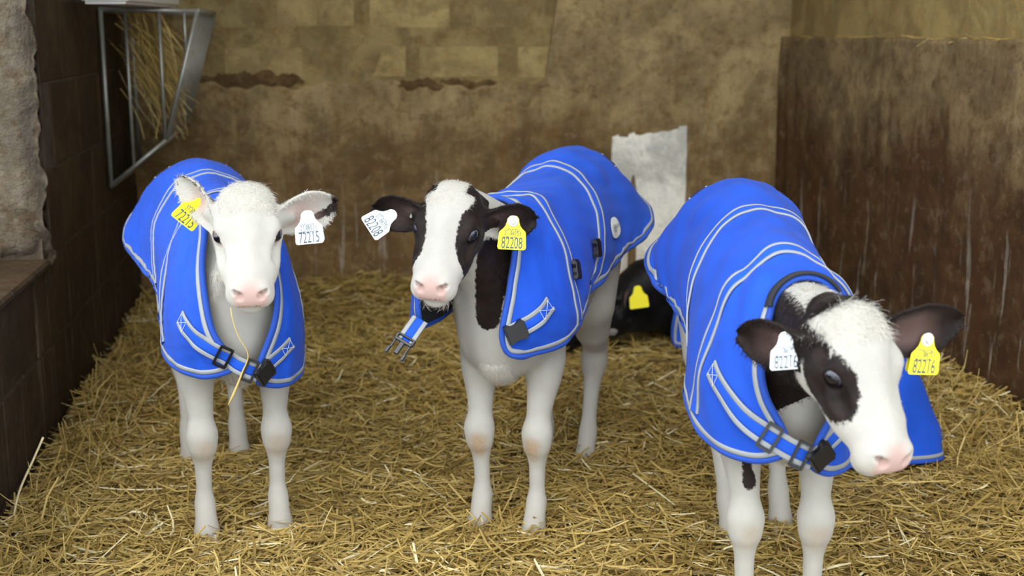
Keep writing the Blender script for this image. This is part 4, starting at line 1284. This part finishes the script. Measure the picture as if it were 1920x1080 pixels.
# ---------------- calf with lowered head on the right
cC = Calf((.560, 2.530), (-.028, -1.0), 'calf with lowered white face and one black eye patch, front right', 'calves wearing blue jackets', z=-.022)
cC.ears = {}; cC.feet = []
cC.head_pose((.602, 2.180, .662), 24, 50, 0, .93)
cC.add_torso(0, .025); cC.add_front_leg(1, .005, .005, .070); cC.add_front_leg(-1, .02, .012, .080); cC.add_hind_leg(1, .0, .03, .09); cC.add_hind_leg(-1, .09, .075, .09)
cC.neck(az=.715); cC.add_head()
cC.add_ear(-1, (-.112, .075, .004), (-.20, -.92, -.30), .130, .046, .018)
cC.add_ear(1, (.150, .030, .022), (.00, -.98, -.25), .195, .050, .018)
cC.ear_pink = .22
def markC(P, V, W, c):
    x, y, z = P.T
    d = np.full(len(V), -.05)
    # patch round the calf's right eye
    e = 1 - np.sqrt(((x - .020) / .082) ** 2 + ((y + .068) / .044) ** 2 + ((z - .006) / .056) ** 2)
    d = np.maximum(d, np.where(y < 0, e * .045, -.05))
    d = np.minimum(d, np.linalg.norm(P - np.array([-.022, -.070, .044]), axis=1) - .009)   # small white spot
    # black crown behind the poll and neck sides
    d = np.maximum(d, np.where((x < -.06) & (x > -.3), blob(P, (-.13, -.03, .03), (-.13, .05, .02), .045, .06), -.05))
    sq = np.array([1, .3, 1]); nk = (x < -.045) & (W[:, 2] > .45)
    for (a, b, ra, rb) in (((.535, 2.35, .70), (.545, 2.35, .53), .062, .050), ((.61, 2.38, .735), (.63, 2.36, .70), .036, .05)):
        d = np.where(nk, np.maximum(d, blob(W * sq, np.array(a) * sq, np.array(b) * sq, ra, rb)), d)
    d = np.where(nk, np.minimum(d, -blob(W * sq, np.array((.575, 2.40, .785)) * sq, np.array((.585, 2.40, .76)) * sq, .034, .024)), d)   # white mane
    d = np.maximum(d, np.maximum(blob(V, (.035, -.078, .40), (.035, -.070, .36), .010, .016), blob(V, (.03, -.086, .425), (.032, -.082, .41), .008, .009)))
    for sg in (1, -1):
        d = np.where(ear_val(V, c, sg)[0], .03, d)
    return d, knees(V, c, .35)
cC.finish(markC, speck=False); cC.eyes((.6, .0)); cC.hooves()
JC = np.array(JROWS)
JC[7] = [(.045, 0, .812), (.065, .070, .790), (.095, .112, .705), (.140, .125, .575), (.165, .092, .448)]
JC[8] = [(.120, 0, .755), (.138, .055, .735), (.165, .082, .670), (.190, .068, .570), (.200, .002, .478)]
JC[6][:3, 2] -= (.022, .018, .006)
JC[4:7, :2, 2] -= np.array([.012, .022, .020])[:, None]
JCL = JC.copy(); JCL[3:8, 1:, 1] -= np.array([0, .018, .028, .022])[None]
JC[5:7, 3:, 1] += .010; JCL[6:, 4, 2] -= .026
jC = Jacket(cC, JCL, JC, seed=37)
jC.cross_bands([(.68, .78), (.50, .40)])
PA, NA = uv_strap(jC, [(.79, .15), (.87, .11), (.94, .06), (.99, .02)], 50, (.998, .982))
jC.strap(PA, NA, .044, .011, 'chest_strap'); jC.stitch_box(PA, NA, .030, .004, .036)
p, x, n = on_strap(PA, NA, .68); jC.slide_buckle(p + n * .005, x, n, .056, .034)
PB, NB = uv_strap(jC, [(.90, .92), (.95, .95), (.99, .975)], 30)
jC.strap(PB, NB, .036, .009, 'chest_strap')
p, x, n = on_strap(PB, NB, .95); jC.female_buckle(p + n * .006, x, n)
p, x, n = on_strap(PA, NA, .90); jC.slide_buckle(p + n * .006, x, n, .056, .030)
# black padded collar edge
bs = np.linspace(.40, .57, 40); Pq, Nq = jC.at(np.full(40, .992), bs)
jC.ribbon(Pq, Nq, .024, M['lining'], 'collar_pad', .007)
P = cC.l2h(cC.V)
poll = (P[:, 0] < -.03) & (P[:, 0] > -.12) & (P[:, 2] > .048) & (np.abs(P[:, 1]) < .064)
cC.hair('poll_hair', poll, 3000, .016, .0005, .9, 1.3, 33, .30, cC.H[:, 0] * .8)
headm = (P[:, 0] > -.12) & (P[:, 0] < .12) & (np.abs(P[:, 1]) < .09) & (P[:, 2] > -.09)
cC.hair('short_coat', headm, 5000, .005, .0003, .95, .3, 34, .06, cC.H[:, 0] * .3 - np.array([0, 0, .7]))
chest = (cC.V[:, 0] > .02) & (cC.V[:, 2] > .38) & (cC.V[:, 2] < .80) & (np.abs(cC.V[:, 1]) < .14) & (P[:, 0] < -.04)
cC.hair('chest_hair', chest, 10000, .016, .0005, .98, .4, 35, .14)
brisk = (cC.V[:, 0] > .0) & (cC.V[:, 2] > .37) & (cC.V[:, 2] < .48) & (np.abs(cC.V[:, 1]) < .035)
cC.hair('brisket_tuft', brisk, 3000, .034, .0005, 1.0, .4, 36, .12)
ear_tag(cC, (0.484, 2.200, 0.695), (.99, .10, .04), (-.02, .05, 1), 'white', '82216', '21-88753', .92, pen=2, back=False, label='white plastic ear tag numbered 82216')
ear_tag(cC, (0.759, 2.280, 0.669), (.94, .30, -.10), (.10, .05, .99), 'yellow', '82216', '21-88753', 1.05, pen=2, label='yellow plastic ear tag numbered 82216')

# woven name strips across the loins
for J in (jA, jB, jC):
    for b0, b1 in ((.29, .37), (.63, .71)):
        bs = np.linspace(b0, b1, 24); Pq, Nq = J.at(np.full(24, .13), bs)
        J.ribbon(Pq, Nq, .022, M['navy'], 'name_strip', .0018)
        for e in (slice(0, 3), slice(21, 24)): J.ribbon(Pq[e], Nq[e], .022, M['tape'], 'name_strip_end', .0024)

# ---------------- two calves lying in the straw
JLIE = [
    [(-.600, 0, .24), (-.595, .09, .23), (-.580, .17, .17), (-.560, .22, .09), (-.53, .24, .03)],
    [(-.520, 0, .33), (-.520, .10, .315), (-.515, .19, .24), (-.505, .235, .13), (-.49, .25, .03)],
    [(-.400, 0, .385), (-.400, .11, .365), (-.400, .205, .27), (-.39, .245, .15), (-.38, .26, .03)],
    [(-.250, 0, .39), (-.250, .11, .37), (-.250, .205, .27), (-.25, .245, .15), (-.25, .26, .03)],
    [(-.120, 0, .385), (-.115, .10, .365), (-.11, .195, .27), (-.10, .235, .15), (-.10, .25, .03)],
    [(-.02, 0, .39), (-.01, .09, .37), (.00, .165, .28), (.02, .20, .16), (.03, .21, .04)],
    [(.04, 0, .39), (.06, .08, .365), (.09, .13, .28), (.12, .15, .17), (.14, .14, .05)],
]
def lying(front, fwd, label, head, mark, ears, mat, tagspec, seed, nr=.085, rows=None):
    c = Calf(front, fwd, label, 'calves wearing blue jackets', z=-.01)
    c.ears = {}; c.feet = []
    c.head_pose(*head)
    F = c.F
    F.ell((-.08, 0, .20), (.20, .165, .175), k=.05); F.ell((-.30, 0, .195), (.28, .20, .175), k=.05); F.ell((-.46, .02, .19), (.16, .18, .15), k=.05)
    F.chain([(-.1, 0, .33, .035), (-.45, 0, .32, .04)], .05)
    for s in (1, -1):
        F.chain([(-.02, s * .12, .14, .06), (.08, s * .13, .06, .038), (-.02, s * .15, .035, .027), (-.09, s * .15, .03, .03)], .02)
        F.chain([(-.45, s * .15, .14, .085), (-.30, s * .22, .08, .055), (-.44, s * .24, .045, .036), (-.30, s * .26, .035, .027), (-.22, s * .26, .03, .03)], .02)
    a = np.array([.02, 0, .27]); b = c.h2l((-.085, 0, 0)); mid = (a + b) / 2 + np.array([.02, 0, .04])
    F.chain([(*a, .11), (*mid, nr), (*b, nr * .85)], .05); F.chain([(.06, 0, .17, .10), (*c.h2l((-.05, 0, -.045)), .055)], .05)
    c.add_head()
    for (sg, d, f) in ears: c.add_ear(sg, d, f, .13, .042, .016)
    c.finish(mark, .005, .008, mat, speck=False); c.eyes(sclera=False)
    rows = JLIE if rows is None else rows
    J = Jacket(c, rows, rows, seed=seed, ns=70, nt=90)
    J.cross_bands([(.62, .60), (.30, .27)])
    if tagspec: ear_tag(c, *tagspec)
    return c, J
def markD(P, V, W, c):
    d = np.full(len(V), .05)
    d = np.minimum(d, np.linalg.norm(W - np.array([.390, 4.80, .090]), axis=1) - .030)
    return d, np.zeros(len(V))
lying((.70, 5.04), (-.95, -.30), 'black calf lying in the straw by the back wall', ((.345, 4.88, .160), -70, 20, 0, 1.0), markD,
      ((1, (.03, .05, .13), (.5, -.8, 0)), (-1, (.10, .10, .04), (-.2, -.9, -.2))), M['blackcoat'],
      ((0.484, 4.800, 0.249), (.98, .1, .12), (-.08, 0, 1), 'yellow', '', '', 1.2, False, False, 0, 'yellow ear tag of the lying black calf'), 51, .10)
def markE(P, V, W, c): return np.where(P[:, 1] > 0, .03, -.03), np.zeros(len(V))
JLE = np.array(JLIE); JLE[0] = [(-.700, 0, .035), (-.697, .10, .035), (-.680, .18, .03), (-.645, .23, .025), (-.60, .25, .02)]; JLE[1, :, 0] -= .06; JLE[1, :2, 2] -= .005
lying((.93, 4.18), (-.17, .985), 'calf lying behind the front right calf, only its blue jacket showing', ((.84, 4.44, .30), 165, 30, 0, .9), markE,
      ((1, (.10, .05, .03), (0, -1, -.2)), (-1, (-.10, .05, .03), (0, -1, -.2))), M['coat'], None, 61, .085, JLE)

# ------------------------------------------------------------------ hay rack on the left wall
def rack():
    Y0, Y1 = 5.21, 6.03
    root = bpy.data.objects.new('hay_rack', None); link(root)
    root.location = Vector((XL * math.cos(ROOM_A) - Y0 * math.sin(ROOM_A), XL * math.sin(ROOM_A) + Y0 * math.cos(ROOM_A), .64))
    root.rotation_euler = (0, 0, ROOM_A)
    tag(root, 'galvanised wall-mounted hay rack with vertical bars in the left corner', 'hay rack')
    def T(pts): return np.array([(x - XL, y - Y0, z - .64) for x, y, z in pts])
    def bar(a, b, r=.010, name='bar'): tube_obj(name, T([a, b]), r, M['galv'], root, 8)
    A = (XL + .012, 1.325); B = (XL + .012, .645); C = (-.612, .823); D = (-.469, 1.320)
    for Y in (Y0, Y1):
        for p, q in ((A, B), (B, C), (C, D), (D, A)):
            bar((p[0], Y, p[1]), (q[0], Y, q[1]), .0085, 'frame_bar')
    for x in (-.742, -.616):
        zb = B[1] + (x - B[0]) / (C[0] - B[0]) * (C[1] - B[1])
        bar((x, Y0, zb), (x, Y0, 1.322), .0065)
    bar((-.520, Y0, 1.145), (-.520, Y0, 1.32), .006)
    for p in (A, B, C, D): bar((p[0], Y0, p[1]), (p[0], Y1, p[1]), .011, 'rail')
    n = 9
    for i in range(1, n):
        y = Y0 + (Y1 - Y0) * i / n
        bar((C[0], y, C[1]), (D[0], y, D[1]), .008)
    bm = bmesh.new()
    c = [(B[0], Y0, B[1]), (C[0], Y0, C[1]), (C[0], Y1, C[1]), (B[0], Y1, B[1])]
    lo = [bm.verts.new(Vector(T([q])[0])) for q in c]; hi = [bm.verts.new(Vector(T([q])[0]) + Vector((0, 0, .004))) for q in c]
    bm.faces.new(hi); bm.faces.new(lo[::-1])
    for i in range(4): bm.faces.new((lo[i], lo[(i + 1) % 4], hi[(i + 1) % 4], hi[i]))
    bm_obj('tray', bm, M['galv'], root)
rack()
bm = bmesh.new(); bm_box(bm, (-.06, -.42, 0), (.10, .42, .05), .012, 2)
o = bm_obj('white_board', bm, M['whiteboard']); tag(o, 'white painted board lying across the top of the hay rack', 'board')
c_, s_ = math.cos(ROOM_A), math.sin(ROOM_A)
def r2w(x, y, z): return (x * c_ - y * s_, x * s_ + y * c_, z)
o.location = r2w(-.70, 5.03, 1.335); o.rotation_euler = (0, 0, ROOM_A - .10)

# ------------------------------------------------------------------ straw
def straw_h(x, y):
    """surface of the bedding at room coordinates"""
    P = np.stack([x, y], 1)
    h = .016 * wavy(P, 41, 2.2) + .010 * wavy(P, 42, 6) + .005 * wavy(P, 43, 17) - .005
    h = h + .10 * np.exp(-((y - 6.1) / .45) ** 2) * np.exp(-((x - .15) / .55) ** 2)
    h = h + .05 * np.exp(-((y - 6.1) / .4) ** 2) * (x > .6)
    h = h + .07 * np.exp(-((x - 2.25) / .28) ** 2) + .05 * np.exp(-((x + .85) / .14) ** 2)
    return h
n1, n2 = 130, 170
gx = np.linspace(XL + .005, XR - .005, n1); gy = np.linspace(1.2, YB - .03, n2)
GX, GY = np.meshgrid(gx, gy); h = straw_h(GX.ravel(), GY.ravel()) - .018
idx = np.arange(n1 * n2).reshape(n2, n1)
q = np.stack([idx[:-1, :-1], idx[:-1, 1:], idx[1:, 1:], idx[1:, :-1]], -1).reshape(-1, 4)
bed = mesh_np('straw_bed', np.stack([GX.ravel(), GY.ravel(), h], 1), q, M['bed'])
tag(bed, 'packed layer of trampled straw covering the pen floor', 'straw', None, 'stuff'); room_obj(bed)

def strands(n, px, py, pz, length, width, yaw, pitch, bend, roll, tint, name, mat, seed, fall=None):
    r = np.random.default_rng(seed)
    d = np.stack([np.cos(yaw) * np.cos(pitch), np.sin(yaw) * np.cos(pitch), np.sin(pitch)], 1)
    s = np.stack([-np.sin(yaw), np.cos(yaw), np.zeros(n)], 1); u = np.cross(d, s)
    s2 = s * np.cos(roll)[:, None] + u * np.sin(roll)[:, None]; u2 = np.cross(d, s2)
    c = np.stack([px, py, pz], 1)
    t = np.array([-.5, -.17, .17, .5])
    side_b = r.normal(size=n) * .5
    V = np.empty((n, 4, 3, 3), np.float32)
    for k in range(4):
        p = c + d * (length * t[k])[:, None] - u * (bend * length * (t[k] ** 2 * 4))[:, None] + s * (side_b * bend * length * t[k] ** 2 * 4)[:, None]
        w = width * (.7 if k in (0, 3) else 1.0)
        V[:, k, 0] = p - s2 * w[:, None]; V[:, k, 2] = p + s2 * w[:, None]
        V[:, k, 1] = p + u2 * (w * .7)[:, None]
    b = np.arange(n)[:, None] * 12; F = []
    for k in range(3):
        for j in range(2):
            o_ = k * 3 + j; F.append(b + np.array([o_, o_ + 1, o_ + 4, o_ + 3]))
    return mesh_np(name, V.reshape(-1, 3), np.concatenate(F), mat, None, False, {'tint': np.repeat(tint, 12)})
def bedding(n, ymin, ymax, lmin, lmax, wmin, wmax, name, label, seed, zamp=.018, pit=.11):
    r = np.random.default_rng(seed)
    y = r.uniform(ymin, ymax, n); x = r.uniform(XL + .02, XR - .02, n)
    clump = wavy(np.stack([x, y], 1), seed + 5, 9)
    L = r.uniform(lmin, lmax, n) * r.choice([.6, 1, 1, 1.6], n, p=[.3, .35, .25, .1])
    pitch = r.normal(size=n) * pit; up = r.random(n) < .014; pitch = np.where(up, r.uniform(.3, 1.1, n), pitch)
    L = np.where(up, L * .7, L)
    z = straw_h(x, y) + r.uniform(-.016, zamp, n) * (1 + .4 * clump) + np.abs(np.sin(pitch)) * L * .42
    yaw = r.uniform(0, math.pi, n) + clump * .8
    # keep stalks inside the walls
    hx = np.abs(np.cos(yaw)) * L * .5; x = np.clip(x, XL + hx + .01, XR - hx - .01)
    hy = np.abs(np.sin(yaw)) * L * .5; y = np.minimum(y, YB - .03 - hy)
    tint = np.clip(r.beta(2.2, 2.6, n) + .08 * clump, 0, 1); tint = np.where(r.random(n) < .04, 1.0, tint)
    o = strands(n, x, y, z, L, r.uniform(wmin, wmax, n), yaw, pitch, r.normal(size=n) * .09, r.normal(size=n) * .5, tint, name, M['straw'], seed)
    tag(o, label, 'straw', None, 'stuff'); return room_obj(o)
bedding(52000, 1.7, 4.0, .035, .13, .0012, .0036, 'loose_straw', 'loose golden straw stalks strewn over the front of the pen', 71)
bedding(30000, 3.9, 6.0, .04, .15, .0014, .0038, 'loose_straw', 'loose golden straw stalks strewn over the back of the pen', 72, .024, .16)

# taller wisps against the side walls and on the ledge
def wisps(n, xr, yr, zfun, label, seed, lr=(.08, .2), pr=(.3, 1.2)):
    r = np.random.default_rng(seed)
    x = r.uniform(*xr, n); y = r.uniform(*yr, n); L = r.uniform(*lr, n); pitch = r.uniform(*pr, n)
    z = zfun(x, y) + np.sin(pitch) * L * .40
    yaw = r.uniform(0, 6.28, n)
    o = strands(n, x, y, z, L, r.uniform(.0012, .0026, n), yaw, pitch, r.normal(size=n) * .12, r.normal(size=n), np.clip(r.beta(2.5, 2, n), 0, 1), 'loose_straw', M['straw'], seed)
    tag(o, label, 'straw', None, 'stuff'); return room_obj(o)
wisps(420, (XL + .06, XL + .22), (2.2, 5.6), straw_h, 'upright straw wisps along the foot of the dark left wall', 81)
wisps(520, (XR - .40, XR - .10), (3.0, 5.4), straw_h, 'upright straw wisps heaped along the foot of the right wall', 82)
wisps(40, (XR + .02, XR + .06), (4.0, 5.9), lambda x, y: np.full(len(x), 1.217), 'few straw stalks lying on the ledge of the right wall', 83, (.05, .14), (0, .12))

# hay hanging in the rack
def rack_hay():
    r = np.random.default_rng(91); n = 300
    t = r.random(n)
    x = XL + .09 + .12 * r.random(n) + .02 * r.normal(size=n); y = 5.24 + .25 * r.random(n)
    z = 1.34 - .42 * t ** 1.5 + .05 * r.normal(size=n)
    x = np.clip(x + .06 * t, XL + .04, -.56); L = r.uniform(.10, .34, n)
    pitch = -r.uniform(.7, 1.5, n); yaw = r.uniform(-.9, .9, n)
    z = np.maximum(z, .86 + L * .3)
    o = strands(n, x, y, z, L, r.uniform(.0014, .0032, n), yaw, pitch, r.normal(size=n) * .07, r.normal(size=n), np.clip(r.beta(3, 2.2, n), 0, 1), 'hay', M['straw'], 91)
    tag(o, 'tuft of yellow hay hanging inside the wall rack', 'hay', None, 'stuff'); room_obj(o)
rack_hay()
# single stalk hanging from the white calf's mouth
pts = np.array([(-.604, 2.685, .664), (-.600, 2.68, .640), (-.590, 2.685, .600), (-.574, 2.70, .556), (-.590, 2.71, .515), (-.612, 2.715, .465), (-.628, 2.72, .435)])
t_ = np.linspace(0, len(pts) - 1, 30)
o = tube_obj('straw_stalk', catmull(pts, t_), np.concatenate([np.linspace(.0010, .0014, 18), np.linspace(.0016, .0028, 8), np.linspace(.0024, .0006, 4)]), simple_mat('pale_straw', (.60, .43, .15), .5), None, 6)
tag(o, 'single bent straw stalk hanging from the white calf\'s mouth', 'straw stalk')
# long pale stalk leaning in the near left corner
pts = np.array([(-1.27, 3.07, .02), (-1.25, 3.08, .10), (-1.215, 3.10, .18), (-1.19, 3.11, .235)])
o = tube_obj('straw_stalk', catmull(pts, np.linspace(0, 3, 16)), .0030, simple_mat('bleached_straw', (.62, .52, .30), .5), None, 6)
tag(o, 'long pale straw stalk sticking up by the low left wall', 'straw stalk')
